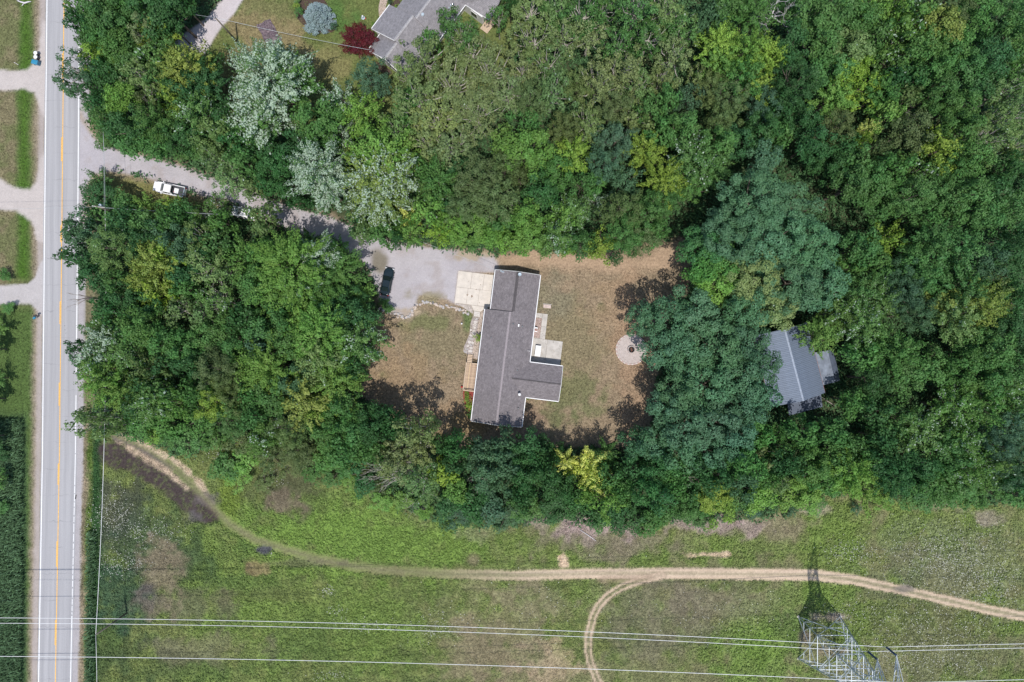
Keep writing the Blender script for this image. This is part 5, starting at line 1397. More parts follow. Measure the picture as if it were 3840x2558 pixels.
# ------------------------------------------------------------------ metal-roofed shed in the wood
t = thing('shed', 'large shed with pale blue ribbed metal roof among the trees', 'shed', (48.28, -4.10, 0), rad(14.58))
shed = t
HWd, YL = 4.85, 6.36
w = MB().prism([(-4.5, -6.1), (4.5, -6.1), (4.5, 6.1), (-4.5, 6.1)], 0, 2.9)
gable(w, -6.1, -6.0, -4.5, 4.5, 0, 2.9, 4.95); gable(w, 6.0, 6.1, -4.5, 4.5, 0, 2.9, 4.95)
w.build('wall', M['barn'], t)
npan = 14; pw = 2 * YL / npan
L_ = math.hypot(HWd, 2.2); ang = math.atan2(2.2, HWd)
pm = MB().box((L_ / 2, 0, -.012), (L_, pw - .012, .024))
for k in range(3):
    yy = -pw / 2 + pw * (k + .5) / 3
    pm.add([(0, yy - .05, 0), (0, yy - .02, .045), (0, yy + .02, .045), (0, yy + .05, 0), (L_, yy - .05, 0), (L_, yy - .02, .045), (L_, yy + .02, .045), (L_, yy + .05, 0)], [(0, 4, 5, 1), (1, 5, 6, 2), (2, 6, 7, 3), (0, 1, 2, 3), (7, 6, 5, 4)])
pme = pm.mesh('roof_panel', M['metalroof'])
for k in range(npan):
    yy = -YL + pw * (k + .5)
    part('roof_panel', pme, t, (0.02, yy, 5.2), (0, ang, 0))
    part('roof_panel', pme, t, (-0.02, yy, 5.2), (0, ang, math.pi))
MB().add([(-.17, -YL - .02, 5.17), (0, -YL - .02, 5.27), (.17, -YL - .02, 5.17), (-.17, YL, 5.17), (0, YL, 5.27), (.17, YL, 5.17)], [(0, 1, 4, 3), (1, 2, 5, 4)]).build('ridge_cap', simple('ridge_flashing', (.34, .39, .48), .4), t)
MB().box((4.87, 0, 2.93), (.08, 12.7, .14)).box((-4.87, 0, 2.93), (.08, 12.7, .14)).build('eave_trim', M['rust'], t)
MB().slab([(5.0, -5.06, 2.5), (7.35, -5.12, 2.3), (7.5, .58, 2.3), (5.1, .82, 2.5)], .06).build('lean_to_roof', M['oldroof'], t)
MB().slab([(7.36, -5.15, 2.31), (8.5, -5.1, 1.7), (8.8, .68, 1.7), (7.51, .58, 2.31)], .06).build('lean_to_roof', M['darkroof'], t)
for (x_, y_) in ((8.3, -4.9), (8.5, .4), (8.4, -2.2)): MB().box((x_, y_, .85), (.12, .12, 1.7)).build('post', M['wood2'], t)
pnl = MB().slab([(-.5, 0, 0), (.5, 0, 0), (.5, -2.5, -.7), (-.5, -2.5, -.7)], .04)
pl = pnl.mesh('roof_sheet', M['darkroof'])
for k in range(6): part('roof_sheet', pl, t, (-1.2 + k * 1.02, -6.4, 2.3 - .01 * (k % 2)))
for (x_) in (-1.5, 1.5, 4.2): MB().box((x_, -8.7, .8), (.12, .12, 1.6)).build('post', M['wood2'], t)
p = W(3095, 1500); tt = thing('fallen_pole', 'weathered grey pole lying beside the shed corner', 'pole', (p.x, p.y, 0), rad(-32))
MB().tube([(-1.6, 0, .35), (2.0, 0, .12)], [.07, .06], 8).build('pole', M['deadbark'], tt)

# ------------------------------------------------------------------ neighbouring house
t = thing('neighbour_house', 'neighbouring house with taupe shingle roof, partly covered by poplars', 'house', (-16.925, 55.308, 0), rad(-36.98))
nh = t
w = MB().prism([(-3.3, -8.1), (4.5, -8.1), (4.5, 8.0), (8.6, 8.0), (8.6, 16), (-3.7, 16), (-3.7, 0.2), (-5.0, .0), (-5.0, -4.9), (-3.3, -4.9)], 0, 2.75)
gable(w, -8.1, -7.95, -3.3, 4.5, .5, 2.75, 5.2); gable(w, -4.9, -4.75, -5.0, 4.5, 0, 2.75, 5.7)
w.build('wall', M['siding'], t)
RP = lambda pts, ax=(0, 1, 0): roof_plane('roof', pts, ax, M['shingle_nb'], t, .16)
RP([(-5.6, -5.15, 2.8), (0.1, -5.15, 6.05), (.1, .05, 6.05), (-5.6, .05, 2.8)])
RP([(-3.85, -8.55, 2.8), (.45, -8.55, 5.55), (.45, -5.0, 5.55), (-3.85, -5.0, 2.8)])
RP([(-4.3, .0, 2.79), (.7, .0, 5.95), (.7, 16, 5.95), (-4.3, 16, 2.79)])
RP([(.45, -8.55, 5.55), (4.95, -8.55, 2.8), (4.95, -5.0, 2.8), (.45, -5.0, 5.55)])
RP([(.1, -5.15, 6.05), (4.95, -5.15, 2.84), (4.95, .05, 2.84), (.1, .05, 6.05)])
RP([(.7, .0, 5.95), (4.95, .0, 2.83), (4.95, 8.0, 2.83), (.7, 8.0, 5.95)])
RP([(.7, 8.0, 5.95), (4.95, 8.0, 2.83), (10.0, 8.4, 2.83), (10.0, 12.2, 5.0), (2.0, 12.2, 5.0)], (1, 0, 0))
MB().add([(-.12, -5.15, 6.0), (.1, -5.15, 6.13), (.32, -5.15, 6.0), (-.12, .05, 6.0), (.1, .05, 6.13), (.32, .05, 6.0)], [(0, 1, 4, 3), (1, 2, 5, 4)]).build('ridge_cap', M['ridge_nb'], t)
MB().add([(.48, .0, 5.9), (.7, .0, 6.03), (.92, .0, 5.9), (.48, 16, 5.9), (.7, 16, 6.03), (.92, 16, 5.9)], [(0, 1, 4, 3), (1, 2, 5, 4)]).build('ridge_cap', M['ridge_nb'], t)
MB().add([(.23, -8.55, 5.5), (.45, -8.55, 5.63), (.67, -8.55, 5.5), (.23, -5.2, 5.5), (.45, -5.2, 5.63), (.67, -5.2, 5.5)], [(0, 1, 4, 3), (1, 2, 5, 4)]).build('ridge_cap', M['ridge_nb'], t)
for (c, d) in (((-5.66, -2.55, 2.73), (.12, 5.2, .14)), ((-3.91, -6.8, 2.73), (.12, 3.4, .14)), ((5.02, -.2, 2.76), (.13, 16.4, .14)), ((7.5, 8.2, 2.76), (4.8, .13, .14))):
    MB().box(c, d, rad(4.5) if d[0] > 1 else 0).build('gutter', M['white'], t)
for (a, b) in (((-3.85, -8.6, 2.72), (.45, -8.6, 5.47)), ((.45, -8.6, 5.47), (4.95, -8.6, 2.72)), ((-5.6, -5.2, 2.72), (.1, -5.2, 5.95))):
    MB().tube([a, b], [.08, .08], 4).build('rake_board', M['white'], t)
MB().lathe([(.3, 0), (.32, .12), (.22, .25), (0, .3)], (1.1, 1.3, 5.55), 16).build('roof_vent', M['bluewhite'], t)
for (x_, y_, z_) in ((3.5, 5.9, 3.85), (3.55, 5.4, 3.85)):
    MB().tube([(x_, y_, z_ - .1), (x_, y_, z_ + .5)], [.1, .1], 8).build('vent_pipe', M['bluewhite'], t)
tv = MB().lathe([(.12, .1), (.26, .2), (.28, .35), (.12, .5), (0, .55)], (3.5, 6.4, 3.55), 12).build('turbine_vent', M['chrome'], t)
window(t, (-1.8, -8.1, 1.5), .9, 1.1, (0, -1, 0)); window(t, (1.5, -8.1, 1.6), 1.2, 1.2, (0, -1, 0)); window(t, (6.8, 8.0, 1.6), 1.2, 1.2, (0, -1, 0))
def nthing(name, label, cat, x_, y_, z=0, rz=0):
    v = Matrix.Rotation(rad(-36.98), 3, 'Z') @ Vector((x_, y_, 0)) + Vector((-16.925, 55.308, 0))
    return thing(name, label, cat, (v.x, v.y, z), rad(-36.98) + rz)
def ground_prism(name, pts, z, mat, label=None, cat=None, kind=None, smooth_it=2):
    P = [W(a, b).xy for a, b in pts]
    for _ in range(smooth_it):
        Q = []
        for i in range(len(P)):
            a, b = P[i], P[(i + 1) % len(P)]
            Q += [a.lerp(b, .25), a.lerp(b, .75)]
        P = Q
    o = MB().prism([tuple(q) for q in P], 0, z).build(name, mat, None)
    return tag(o, label, cat, None, kind)
ground_prism('brick_path', [(1432, -20), (1420, 20), (1420, 50), (1426, 75), (1440, 70), (1448, 40), (1446, 22), (1462, -20)], .04, M['brickp'], 'curved pale brick path beside the neighbouring house', kind='structure')
ground_prism('bark_bed', [(1106, 10), (1106, 55), (1130, 90), (1175, 118), (1230, 128), (1262, 112), (1262, 88), (1240, 62), (1230, 10), (1180, -30), (1120, -30)], .035, M['bed'], 'bark mulch bed around the blue spruce', kind='stuff')
ground_prism('bark_bed', [(1455, 18), (1446, 40), (1452, 60), (1430, 70), (1405, 90), (1393, 108), (1400, 118), (1440, 100), (1500, 30), (1500, -10)], .03, M['bed'], 'dark mulch bed against the neighbouring house', kind='stuff')
ground_prism('bark_bed', [(1398, 232), (1420, 232), (1480, 275), (1450, 285), (1410, 258)], .03, M['bed'], 'mulch strip below the white gable wall', kind='stuff')
bush(1120, 45, 16, 'g', 'green shrub beside the blue spruce', hf=.2); bush(1112, 24, 12, 'y', 'small yellow-green shrub beside the blue spruce', hf=.2)
bush(1115, 5, 11, 'v', 'pale flecked plant at the end of the spruce bed', hf=.2); bush(1252, 100, 14, 't', 'low blue-green shrub at the foot of the spruce', hf=.2)
bush(1462, 6, 9, 't', 'small blue-green conifer beside the brick path', hf=.3); bush(1488, 26, 9, 'y', 'yellow-green plant between path and neighbouring wall', hf=.17)
bush(1400, 92, 8, 'l', 'green plant in the bed near the red maple', hf=.17)
nt_ = W(1010, 125); t = thing('ground_net', 'wrinkled brown-purple tarpaulin spread on the neighbour\'s lawn', 'tarpaulin', (nt_.x, nt_.y, 0), rad(28))
# a crumpled sheet
nn = 26; qx, qy = np.meshgrid(np.linspace(-1.35, 1.35, nn), np.linspace(-2.25, 2.25, nn + 12))
zz = .04 + .34 * np.abs(fnoise(qx.ravel() * 40, qy.ravel() * 40, 26, 2) - .5) * 2 + .06 * np.random.default_rng(1).random(qx.size)
V = np.stack([qx.ravel() + .06 * np.sin(qy.ravel() * 3), qy.ravel() + .08 * np.sin(qx.ravel() * 4), zz], -1)
ii = np.arange(nn * (nn + 12)).reshape(nn + 12, nn); F = np.stack([ii[:-1, :-1], ii[:-1, 1:], ii[1:, 1:], ii[1:, :-1]], -1).reshape(-1, 4)
part('sheet', np_mesh('sheet', V, F, M['tarp'], {}), t)
MB().box((.9, -2.2, .12), (.7, .2, .1)).build('weight', M['teal'], t)
p = W(1362, 68); t = thing('lawn_ornament', 'small pale blue and white figure on the neighbour\'s lawn', 'lawn ornament', (p.x, p.y, 0), rad(30))
MB().lathe([(.3, 0), (.34, .12), (.2, .2), (.12, .5), (.0, .52)], (0, 0, 0), 12).build('base', M['bluewhite'], t); MB().lathe([(.0, 0), (.14, .08), (.14, .2), (0, .3)], (.05, .05, .5), 10).build('head', M['white'], t)
MB().lathe([(.0, 0), (.12, .05), (.1, .15), (0, .2)], (.3, -.3, 0), 8).build('flower', M['red'], t)
v = nthing('meter_box', 'grey meter box on the corner of the neighbouring house', 'meter', -3.75, -8.35)
MB().box((0, 0, 1.6), (.35, .25, .55)).box((0, 0, 2.6), (.07, .07, 1.6)).build('box', M['steel'], v)
p = W(1820, 60)
t = nthing('wooden_walk', 'small pale deck walk behind the neighbouring house', 'deck', 9.6, 8.4)
for k in range(8): MB().bbox((-.8 + k * .2, 0, .3), (.18, 2.6, .05), 0, .01).build('deck_board', M['rail'], t)

# ------------------------------------------------------------------ vehicles (front towards +x)
def outline(L, Wd, n=36, e=5.0, nose=0.0, tail=0.0):
    P = []
    for k in range(n):
        a = 2 * math.pi * (k + .5) / n; c, s_ = math.cos(a), math.sin(a)
        x_ = L / 2 * math.copysign(abs(c) ** (2 / e), c); y_ = Wd / 2 * math.copysign(abs(s_) ** (2 / e), s_)
        u = x_ / (L / 2)
        y_ *= 1 - nose * max(0, u - .45) ** 2 - tail * max(0, -u - .45) ** 2
        P.append((x_, y_))
    return P
def loft(mb, rings):
    n = len(rings[0]); V = [p for r_ in rings for p in r_]; F = []
    for i in range(len(rings) - 1):
        for k in range(n):
            F.append((i * n + k, i * n + (k + 1) % n, (i + 1) * n + (k + 1) % n, (i + 1) * n + k))
    F.append(tuple(range(n))[::-1]); F.append(tuple(range((len(rings) - 1) * n, len(rings) * n)))
    return mb.add(V, F)
def wheels(t, xs, yw, r_=.36):
    for x_ in xs:
        for s_ in (-1, 1):
            m = MB(); prof = [(r_ - .02, -.12), (r_, -.08), (r_, .08), (r_ - .02, .12)]
            V = []; n = 18
            for (q, z) in prof:
                for k in range(n): V.append((x_ + q * math.cos(k / n * 6.283), s_ * yw + z, r_ + q * math.sin(k / n * 6.283)))
            F = [(i * n + k, i * n + (k + 1) % n, (i + 1) * n + (k + 1) % n, (i + 1) * n + k) for i in range(3) for k in range(n)] + [tuple(range(n)), tuple(range(3 * n, 4 * n))[::-1]]
            w_ = m.add(V, F).build('wheel', M['rubber'], t)
            m2 = MB(); n = 12; m2.add([(x_ + .22 * math.cos(k / n * 6.283), s_ * (yw + .125), r_ + .22 * math.sin(k / n * 6.283)) for k in range(n)], [tuple(range(n))]); m2.build('rim', M['chrome'], w_)
def glass_quad(name, t, pts, mat=None, th=.015):
    q = [Vector(p) for p in pts]; n = (q[1] - q[0]).cross(q[2] - q[0]).normalized()
    cc = sum(q, Vector()) / len(q)
    if n.dot(cc - Vector((cc.x * .3, 0, .9))) < 0: n = -n
    q = [p + n * .012 for p in q]
    return MB().add([tuple(p) for p in q] + [tuple(p - n * th) for p in q], [tuple(range(len(q))), tuple(range(2 * len(q) - 1, len(q) - 1, -1))] + [(i, (i + 1) % len(q), len(q) + (i + 1) % len(q), len(q) + i) for i in range(len(q))]).build(name, mat or M['glass'], t)

def car(px, py, deg, label, L, Wd, mat, h1, gh, x_b, x_t, wb, wt, bed=None, name='car', cat='car', zc=.9):
    """gh: roof height; x_b = (rear, front) of the glasshouse foot; x_t of the roof; bed = (rear, front) of a pickup's load bed"""
    p = W(px, py, zc)
    t = thing(name, label, cat, (p.x, p.y, 0), rad(deg))
    m = MB()
    def ring(z, l, w_, nose=.35, tail=.18, drop=0.0):
        return [(x_, y_, z - drop * max(0, (x_ / (L / 2)) - .1) ** 1.5 - drop * .4 * max(0, (-x_ / (L / 2)) - .6)) for x_, y_ in outline(L * l, Wd * w_, nose=nose, tail=tail)]
    rings = [ring(.28, .955, .90), ring(.42, 1.0, .985), ring(.62, 1.0, 1.0), ring(h1 - .14, .99, .985, drop=.10), ring(h1 - .04, .965, .93, drop=.13)]
    if not bed: rings.append(ring(h1, .93, .84, drop=.13))
    else: rings[-1] = ring(h1, .975, .95, drop=.10)
    loft(m, rings)
    m.build('body', mat, t, True).data.polygons[-1].use_smooth = False
    # crisp bonnet crease line
    (rb, fb_), (rt, ft) = x_b, x_t
    zb = h1 - .03
    g = MB()
    def rr4(x0, x1, w_, z):
        c = .12
        return [(x0, -w_ + c, z), (x0 + c, -w_, z), (x1 - c, -w_, z), (x1, -w_ + c, z), (x1, w_ - c, z), (x1 - c, w_, z), (x0 + c, w_, z), (x0, w_ - c, z)]
    loft(g, [rr4(rb, fb_, wb, zb - .12), rr4(rb, fb_, wb, zb), rr4(rt, ft, wt, gh - .06), rr4(rt + .06, ft - .06, wt - .08, gh)])
    g.build('cabin', mat, t)
    e = .10
    glass_quad('windshield', t, [(fb_ - .02, -wb + .16, zb + .02), (fb_ - .02, wb - .16, zb + .02), (ft + .06, wt - .1, gh - .1), (ft + .06, -wt + .1, gh - .1)])
    glass_quad('rear_window', t, [(rb + .02, -wb + .18, zb + .03), (rb + .02, wb - .18, zb + .03), (rt - .05, wt - .12, gh - .1), (rt - .05, -wt + .12, gh - .1)])
    xm = (rt + ft) / 2
    for s_ in (-1, 1):
        for (a, b) in ((rb + .28, xm - .05), (xm + .05, fb_ - .30)):
            fr = lambda x_: rt + .05 + (x_ - rb) / (fb_ - rb) * (ft - rt - .1)
            glass_quad('side_window', t, [(a, s_ * (wb - .005), zb + .05), (b, s_ * (wb - .005), zb + .05), (fr(b), s_ * (wt + .01), gh - .12), (fr(a), s_ * (wt + .01), gh - .12)])
        MB().bbox((fb_ - .35, s_ * (Wd / 2 + .08), h1 + .08), (.16, .2, .16), 0, .03).build('mirror', mat, t)
        MB().bbox((L / 2 - .10, s_ * Wd * .34, h1 - .30), (.2, .34, .14), 0, .03).build('headlight', M['lamp_clear'], t)
        MB().bbox((-L / 2 + .06, s_ * Wd * .38, h1 - .22), (.12, .26, .18), 0, .02).build('tail_light', M['lamp_red'], t)
    MB().bbox((L / 2 - .03, 0, .47), (.16, Wd * .8, .2), 0, .04).build('bumper', mat if not bed else M['chrome'], t)
    MB().bbox((-L / 2 + .02, 0, .47), (.18, Wd * .8, .2), 0, .04).build('bumper', mat if not bed else M['chrome'], t)
    wheels(t, (L * .31, -L * .31), Wd / 2 - .1, .35 if not bed else .4)
    return t
tk = car(634, 709, 167.5, 'white pickup truck parked on the grass beside the gravel drive', 5.75, 1.98, M['carwhite'], 1.12, 1.80, (-.75, 1.45), (-.62, .62), .86, .70, bed=True, name='pickup_truck', cat='pickup truck', zc=1.0)
# the load bed: dark liner framed by white sides, tailgate, a white sheet lying in it
o = MB().bbox((-1.83, 0, 1.135), (1.86, 1.55, .06), 0, .01).build('bed_liner', M['bedliner'], tk)
for k in range(7): MB().box((-1.83, -.6 + k * .2, 1.172), (1.7, .05, .015)).build('liner_rib', M['dark'], o)
for s_ in (-1, 1): MB().bbox((-1.83, s_ * .86, 1.24), (1.98, .14, .24), 0, .04).build('bed_side', M['carwhite'], tk)
MB().bbox((-2.80, 0, 1.22), (.10, 1.6, .26), 0, .03).build('tailgate', M['bluewhite'], tk)
MB().bbox((-.86, 0, 1.24), (.14, 1.66, .26), 0, .03).build('bed_front', M['dark'], tk)
w_ = tk.matrix_basis @ Vector((-1.42, .05, 1.18))
t = thing('white_board', 'white square board lying in the bed of the pickup', 'board', (w_.x, w_.y, 1.18), rad(167.5))
MB().bbox((0, 0, .02), (.78, .86, .04), 0, .005).build('sheet', M['white'], t); MB().box((.36, .25, .05), (.1, .12, .03)).build('clip', M['red'], t)
car(914, 800, 161, 'white car half hidden under the trees beside the drive', 4.6, 1.82, M['carwhite'], .98, 1.45, (-1.5, 1.05), (-.95, .35), .80, .62, zc=.9)
car(1451, 1056, 78.5, 'dark green sedan parked on the gravel beside the front lawn', 4.95, 1.84, M['cardark'], .96, 1.42, (-1.75, .98), (-1.02, .22), .80, .62, name='sedan', zc=.8)

# ------------------------------------------------------------------ small things by the road
def gthing(name, label, cat, px, py, z=0, rz=0, group=None):
    p = W(px, py, z); return thing(name, label, cat, (p.x, p.y, 0), rz, group)
for (py, lb) in ((199, 'upper of two black bins with white lids by the road'), (214, 'lower of two black bins with white lids by the road')):
    t = gthing('trash_can', lb, 'trash can', 134, py, .8, group='black bins with white lids by the road')
    MB().lathe([(.24, 0), (.31, .85), (.33, .87)], (0, 0, 0), 18).build('can', M['dark'], t)
    MB().lathe([(.34, .87), (.34, .92), (.22, 1.0), (.06, 1.03), (0, 1.03)], (0, 0, 0), 18).build('lid', M['white'], t)
    for s_ in (-1, 1): MB().box((s_ * .34, 0, .7), (.08, .14, .05)).build('handle', M['dark'], t)
t = gthing('wheeled_bin', 'blue wheeled bin below the two black bins', 'bin', 131, 233, .9, rad(-12))
m = MB(); loft(m, [[(-.42, -.3, .1), (.42, -.3, .1), (.42, .3, .1), (-.42, .3, .1)], [(-.52, -.36, 1.0), (.52, -.36, 1.0), (.52, .36, 1.0), (-.52, .36, 1.0)]]); m.build('tub', M['blue'], t)
m = MB(); loft(m, [[(-.56, -.39, 1.0), (.56, -.39, 1.0), (.56, .39, 1.0), (-.56, .39, 1.0)], [(-.54, -.37, 1.06), (.54, -.37, 1.06), (.54, .37, 1.06), (-.54, .37, 1.06)], [(-.3, -.2, 1.12), (.3, -.2, 1.12), (.3, .2, 1.12), (-.3, .2, 1.12)]]); m.build('lid', M['blue'], t)
for s_ in (-1, 1): MB().tube([(-.5, s_ * .3 - .04, .13), (-.5, s_ * .3 + .04, .13)], [.13, .13], 12).build('wheel', M['rubber'], t)
def mailbox(px, py, label, mat, rz):
    t = gthing('mailbox', label, 'mailbox', px, py, 1.1, rz)
    MB().box((0, 0, .5), (.1, .1, 1.05)).build('post', M['pole'], t)
    m = MB(); n = 8; r_ = .13; ring_ = [(r_ * math.cos(math.pi * k / n), .18 + r_ * math.sin(math.pi * k / n)) for k in range(n + 1)] + [(-r_, 0), (r_, 0)]
    V = [(-.28, a, 1.02 + b) for a, b in ring_] + [(.28, a, 1.02 + b) for a, b in ring_]; k_ = len(ring_)
    m.add(V, [tuple(range(k_))[::-1], tuple(range(k_, 2 * k_))] + [(i, (i + 1) % k_, k_ + (i + 1) % k_, k_ + i) for i in range(k_)]); m.build('box', mat, t)
    MB().box((.1, .15, 1.3), (.04, .02, .18)).build('flag', M['red'], t)
    return t
t = mailbox(132, 1184, 'black mailbox at the paved drive left of the road'.replace(' left of', ' beside'), M['dark'], rad(20))
MB().bbox((-.35, -.28, .95), (.5, .3, .3), .3, .03).build('newspaper_box', M['blue'], t)
mailbox(324, 177, 'dark mailbox under the trees beyond the road shoulder', M['dark'], 0)
t = gthing('driftwood', 'bleached white fallen branch on the grass at the top corner', 'branch', 92, 8, .1)
MB().tube([(-1.3, .25, .15), (-.5, -.05, .2), (.1, -.2, .2), (.7, .0, .18), (1.2, .1, .12)], [.08, .13, .15, .12, .06], 7).tube([(.0, -.2, .2), (-.3, -.6, .2), (-.5, -.7, .1)], [.08, .06, .03], 6).tube([(-.9, .1, .2), (-1.1, .55, .2)], [.06, .03], 6).build('limb', M['whitebark'], t, True)
rs = random.Random(12)
for (px, py, lb) in ((60, 238, 'short white stick on the dry grass above the first gravel drive'), (354, 680, 'short white board at the edge of the round tree by the drive mouth')):
    t = gthing('marker_stake', lb, 'stake', px, py, .1, rad(-30)); MB().box((0, 0, .06), (.9, .07, .05)).box((-.2, 0, .1), (.12, .1, .05)).build('stick', M['whitebark'], t)
for (px, py, lb) in ((1018, 2077, 'thin pale post lying beside the grassy part of the track'), (2205, 2008, 'long bleached log in the dead brush below the wood')):
    t = gthing('log', lb, 'log', px, py, .2, rad(75 if px < 2000 else -35)); L2 = .5 if px < 2000 else 1.8
    MB().tube([(-L2, 0, .15), (0, .05, .2), (L2, 0, .12)], [.06, .07, .04], 6).build('stem', M['whitebark'], t, True)
# tyre fragment on the shoulder and dark droppings on the road
t = gthing('tyre_scrap', 'black strip of tyre on the road edge line', 'tyre scrap', 284, 1864, .05, rad(80)); MB().bbox((0, 0, .04), (.75, .14, .05), 0, .01).build('strip', M['rubber'], t)
m = MB()
for (px, py, r_) in ((258, 1300, .11), (260, 1307, .13), (262, 1315, .1), (264, 1321, .12), (266, 1326, .08), (252, 1305, .07), (250, 1312, .05), (244, 1237, .05), (247, 1250, .04), (243, 1222, .05), (229, 920, .05)):
    p = W(px, py); n = 7; m.add([(p.x + r_ * rs.uniform(.6, 1.3) * math.cos(k / n * 6.283), p.y + 1.6 * r_ * rs.uniform(.6, 1.3) * math.sin(k / n * 6.283), .0172) for k in range(n)], [tuple(range(n))])
o = m.build('road_stains', M['dark'], None); tag(o, 'dark specks on the asphalt', kind='stuff')

# ------------------------------------------------------------------ poles and wires
def utility_pole(px, py, h, label, arm=False, name='utility_pole', r_=.15):
    p = W(px, py, h)
    t = thing(name, label, 'utility pole', (p.x, p.y, 0))
    MB().tube([(0, 0, -.2), (0, 0, h)], [r_ * 1.15, r_ * .75], 12).build('pole', M['pole'], t, True)
    return t, p
t, pA = utility_pole(362, 774, 9.2, 'roadside utility pole with crossarm and pale transformer')
MB().box((.1, 0, 8.8), (2.2, .1, .12), rad(-8)).build('crossarm', M['palebark'], t)
tr_ = MB().lathe([(.0, 0), (.22, .02), (.24, .1), (.24, .75), (.2, .82), (0, .84)], (.05, .38, 7.6), 14).build('transformer', M['bluewhite'], t)
MB().tube([(.05, .38, 8.4), (.05, .38, 8.65)], [.05, .03], 8).build('bushing', M['white'], tr_)
for q in (-.9, 0, 1.05): MB().lathe([(.03, 0), (.06, .04), (.03, .08), (.06, .12), (.03, .16), (0, .17)], (.1 + q * .99, -q * .14, 8.86), 8).build('insulator', M['white'], t)
t, pB = utility_pole(359, 2381, 9.2, 'dark roadside utility pole in the tall grass beside the road')
MB().lathe([(.03, 0), (.07, .04), (.03, .1), (.06, .14), (0, .2)], (0, 0, 9.2), 8).build('insulator', M['insul'], t)
t, pC = utility_pole(808, 67, 9.2, 'slim utility pole beside the neighbour\'s gravel drive')
MB().lathe([(.03, 0), (.07, .04), (.03, .1), (.06, .14), (0, .2)], (0, 0, 9.2), 8).build('insulator', M['insul'], t)
p = W(947, 178); t = thing('thin_post', 'thin short pole standing on the lawn near the netting', 'post', (p.x, p.y, 0)); MB().tube([(0, 0, 0), (0, 0, 2.9)], [.035, .03], 6).build('post', M['palebark'], t)
def wire(a, b, sag, r_, mat, label, n=24, t0=0.0, t1=1.0, group=None):
    a = Vector(a); b = Vector(b); P = []
    for k in range(n + 1):
        f = t0 + (t1 - t0) * k / n
        q = a.lerp(b, f); q.z -= 4 * sag * f * (1 - f); P.append(q)
    o = MB().tube([tuple(q - P[0]) for q in P], [r_] * (n + 1), 5).build('wire', mat, None, True)
    o.location = P[0]
    return tag(o, label, 'wire', group)
A = Vector((pA.x, pA.y, 0)); Bp = Vector((pB.x, pB.y, 0)); Cp = Vector((pC.x, pC.y, 0))
wire((Bp.x, Bp.y, 9.2), (A.x + .1, A.y, 7.0), 1.2, .035, M['wire'], 'bright wire following the road between the two roadside poles')
wire((Bp.x, Bp.y, 9.2), (Bp.x - 1.0, Bp.y - 40, 9.2), 1.0, .03, M['wire'], 'wire running from the dark roadside pole off the bottom edge', n=12)
wire((A.x + .1, A.y, 7.0), (A.x - 2.5, A.y + 48, 8.6), 1.4, .02, M['wire2'], 'thin wire running north from the transformer pole over the trees')
wire((A.x + 1.1, A.y, 8.95), (A.x - 1.6, A.y + 48, 8.95), 1.2, .015, M['wire2'], 'second thin wire running north from the crossarm')
wire((A.x, A.y, 8.9), (A.x - 42, A.y - .6, 8.9), .9, .015, M['wire2'], 'thin wire crossing the road from the transformer pole')
wire((A.x + .2, A.y, 8.2), W(1000, 812, 7.5), .5, .03, M['wire2'], 'twisted service cable from the transformer pole into the wood')
wire(W(1400, 838, 8), W(1866, 1014, 3.6), .3, .02, M['wire2'], 'service cable coming out of the wood to the garage roof')
nbm = W(1391, 188, 4.4)
wire((Cp.x, Cp.y, 9.3), nbm, .5, .028, M['wire2'], 'service cable from the slim pole to the neighbouring house')
wire((Cp.x, Cp.y, 9.3), W(560, 10, 9), .8, .02, M['wire2'], 'thin cable from the slim pole over the trees by the drive')

# ------------------------------------------------------------------ steel lattice pylon of the power line
PB = Vector(((3071.2 - 1920) * S, (1279 - 2390.5) * S, 0))
pyl = thing('lattice_pylon', 'tall steel lattice pylon standing in the meadow at the lower edge', 'pylon', PB)
ub = bpy.data.meshes.new('steel_angle')
ub.from_pydata([(-.5, -.5, 0), (.5, -.5, 0), (.5, .5, 0), (-.5, .5, 0), (-.5, -.5, 1), (.5, -.5, 1), (.5, .5, 1), (-.5, .5, 1)], [], [(3, 2, 1, 0), (4, 5, 6, 7), (0, 1, 5, 4), (1, 2, 6, 5), (2, 3, 7, 6), (3, 0, 4, 7)])
ub.materials.append(M['steel']); ub.update()
def beam(name, a, b, w_):
    a = Vector(a); b = Vector(b); d = b - a
    part(name, ub, pyl, a, d.to_track_quat('Z', 'Y').to_euler(), (w_, w_, d.length))
def half(z): return 3.765 - .1425 * z if z <= 20 else max(.78, .915 - .01 * (z - 20))
lv = [0, 5.9, 11.2, 14.95, 17.8, 20, 22.3, 24.6, 27.0, 29.5, 31.8, 34]
def cor(z, i): h = half(z); s_ = ((-1, 1), (1, 1), (1, -1), (-1, -1))[i % 4]; return Vector((s_[0] * h, s_[1] * h, z))
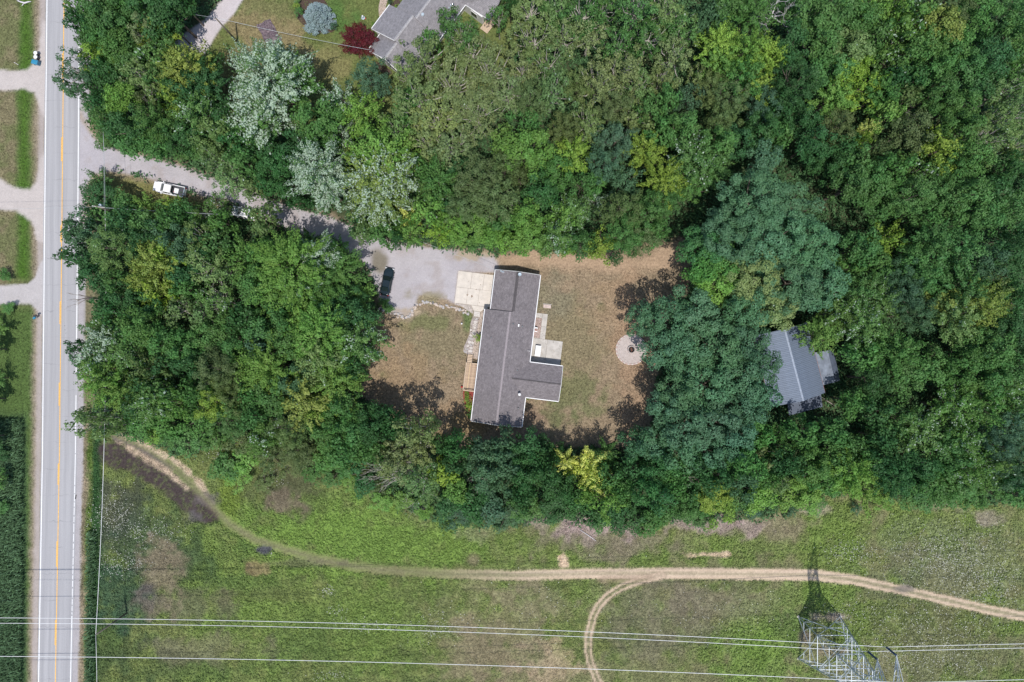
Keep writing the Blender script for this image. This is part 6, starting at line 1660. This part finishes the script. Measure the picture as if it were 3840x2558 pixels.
for k in range(len(lv) - 1):
    z0, z1 = lv[k], lv[k + 1]
    for i in range(4):
        beam('leg', cor(z0, i), cor(z1, i), .16 if k < 5 else .11)
        beam('ring_beam', cor(z1, i), cor(z1, i + 1), .11 if k < 4 else .08)
        if k < 4:
            zm = z0 + (z1 - z0) * .62
            md = (cor(zm, i) + cor(zm, i + 1)) / 2
            beam('brace', cor(z0, i), md, .09); beam('brace', cor(z0, i + 1), md, .09)
            beam('brace', md, cor(zm, i), .08); beam('brace', md, cor(zm, i + 1), .08)
            beam('brace', md, cor(z1, i), .08); beam('brace', md, cor(z1, i + 1), .08)
            if k < 2:
                for (u, v_) in ((i, i + 1), (i + 1, i)):
                    q = cor(z0, u).lerp(md, .5); zz = z0 + (zm - z0) * .5
                    beam('redundant', q, cor(zz, u), .06); beam('redundant', q, cor(zm, u), .06)
        else:
            beam('brace', cor(z0, i), cor(z1, i + 1), .06); beam('brace', cor(z0, i + 1), cor(z1, i), .06)
    if k in (0, 1, 4): beam('plan_brace', cor(z1, 0), cor(z1, 2), .06); beam('plan_brace', cor(z1, 1), cor(z1, 3), .06)
for i in range(4): beam('peak_beam', cor(34, i), (0, 0, 36.0), .07)
ARMS = [(19.5, 5.1), (24.6, 8.1), (29.5, 5.3)]
for (z, L_) in ARMS:
    for s_ in (1, -1):
        tip = Vector((0, s_ * L_, z)); h = half(z)
        for sx in (-1, 1):
            r0 = Vector((sx * h, s_ * h, z)); r1 = Vector((sx * half(z + 2), s_ * half(z + 2), z + 2.2))
            beam('arm_chord', r0, tip, .09); beam('arm_chord', r1, tip, .07)
            for q in (.3, .6): beam('arm_brace', r0.lerp(tip, q), r1.lerp(tip, q), .05)
            beam('arm_brace', r0.lerp(tip, .3), r1.lerp(tip, .6), .05)
        a, b = Vector((-h, s_ * h, z)), Vector((h, s_ * h, z))
        for q, q2 in ((0, .3), (.3, .6), (.6, .85)):
            beam('arm_brace', a.lerp(tip, q), b.lerp(tip, q2), .05); beam('arm_brace', a.lerp(tip, q2), b.lerp(tip, q2), .05)
feet = MB().lathe([(.26, 0), (.26, .2), (.2, .25)], (0, 0, 0), 10).mesh('footing', M['concrete2'])
for i in range(4): part('footing', feet, pyl, cor(0, i))
lb = {0: 'lowest', 1: 'middle', 2: 'topmost'}
for ai, (z, L_) in enumerate(ARMS):
    for s_ in (1, -1):
        side = 'north' if s_ > 0 else 'south'
        e = PB + Vector((0, s_ * L_, z))
        t = thing('insulator_string', f'dark insulator string under the {lb[ai]} {side} arm of the pylon', 'insulator', e, 0, 'insulator strings of the pylon')
        prof = []
        for k in range(17): prof += [(.06, -.15 * k - .05), (.16, -.15 * k - .11)]
        MB().lathe(prof[::-1], (0, 0, 0), 8).build('discs', M['insul'], t)
        b = e - Vector((0, 0, 2.7))
        drop = {0: 10.6, 1: 10.6, 2: 8.1}[ai]
        # span to the west: lowest point well beyond the frame; measured at the photo's edge
        X = b.x - (-1920 * .94 * S); Lsp = 300.0
        # z(d) = zb - c1*d + c2*d^2 with its minimum at mid span
        c1 = drop / (X - X * X / Lsp); P = []
        for k in range(31):
            d = 150 * k / 30; P.append((-d, 0, -(c1 * (d - d * d / Lsp))))
        o = MB().tube(P, [.037] * 31, 5).build('wire', M['wire'], None, True); o.location = b
        tag(o, f'power line wire west of the pylon from its {lb[ai]} {side} arm', 'power line')
        P = [(d, 0, -(.055 * (d - d * d / 320))) for d in [8 * k for k in range(14)]]
        o = MB().tube(P, [.037] * 14, 5).build('wire', M['wire'], None, True); o.location = b
        tag(o, f'power line wire east of the pylon from its {lb[ai]} {side} arm', 'power line')
b = PB + Vector((0, 0, 36.0))
P = [(-d, 0, -(.10 * (d - d * d / 300))) for d in [6 * k for k in range(26)]]
o = MB().tube(P, [.02] * 26, 5).build('wire', M['wire2'], None, True); o.location = b; tag(o, 'thin earth wire from the pylon peak', 'power line')
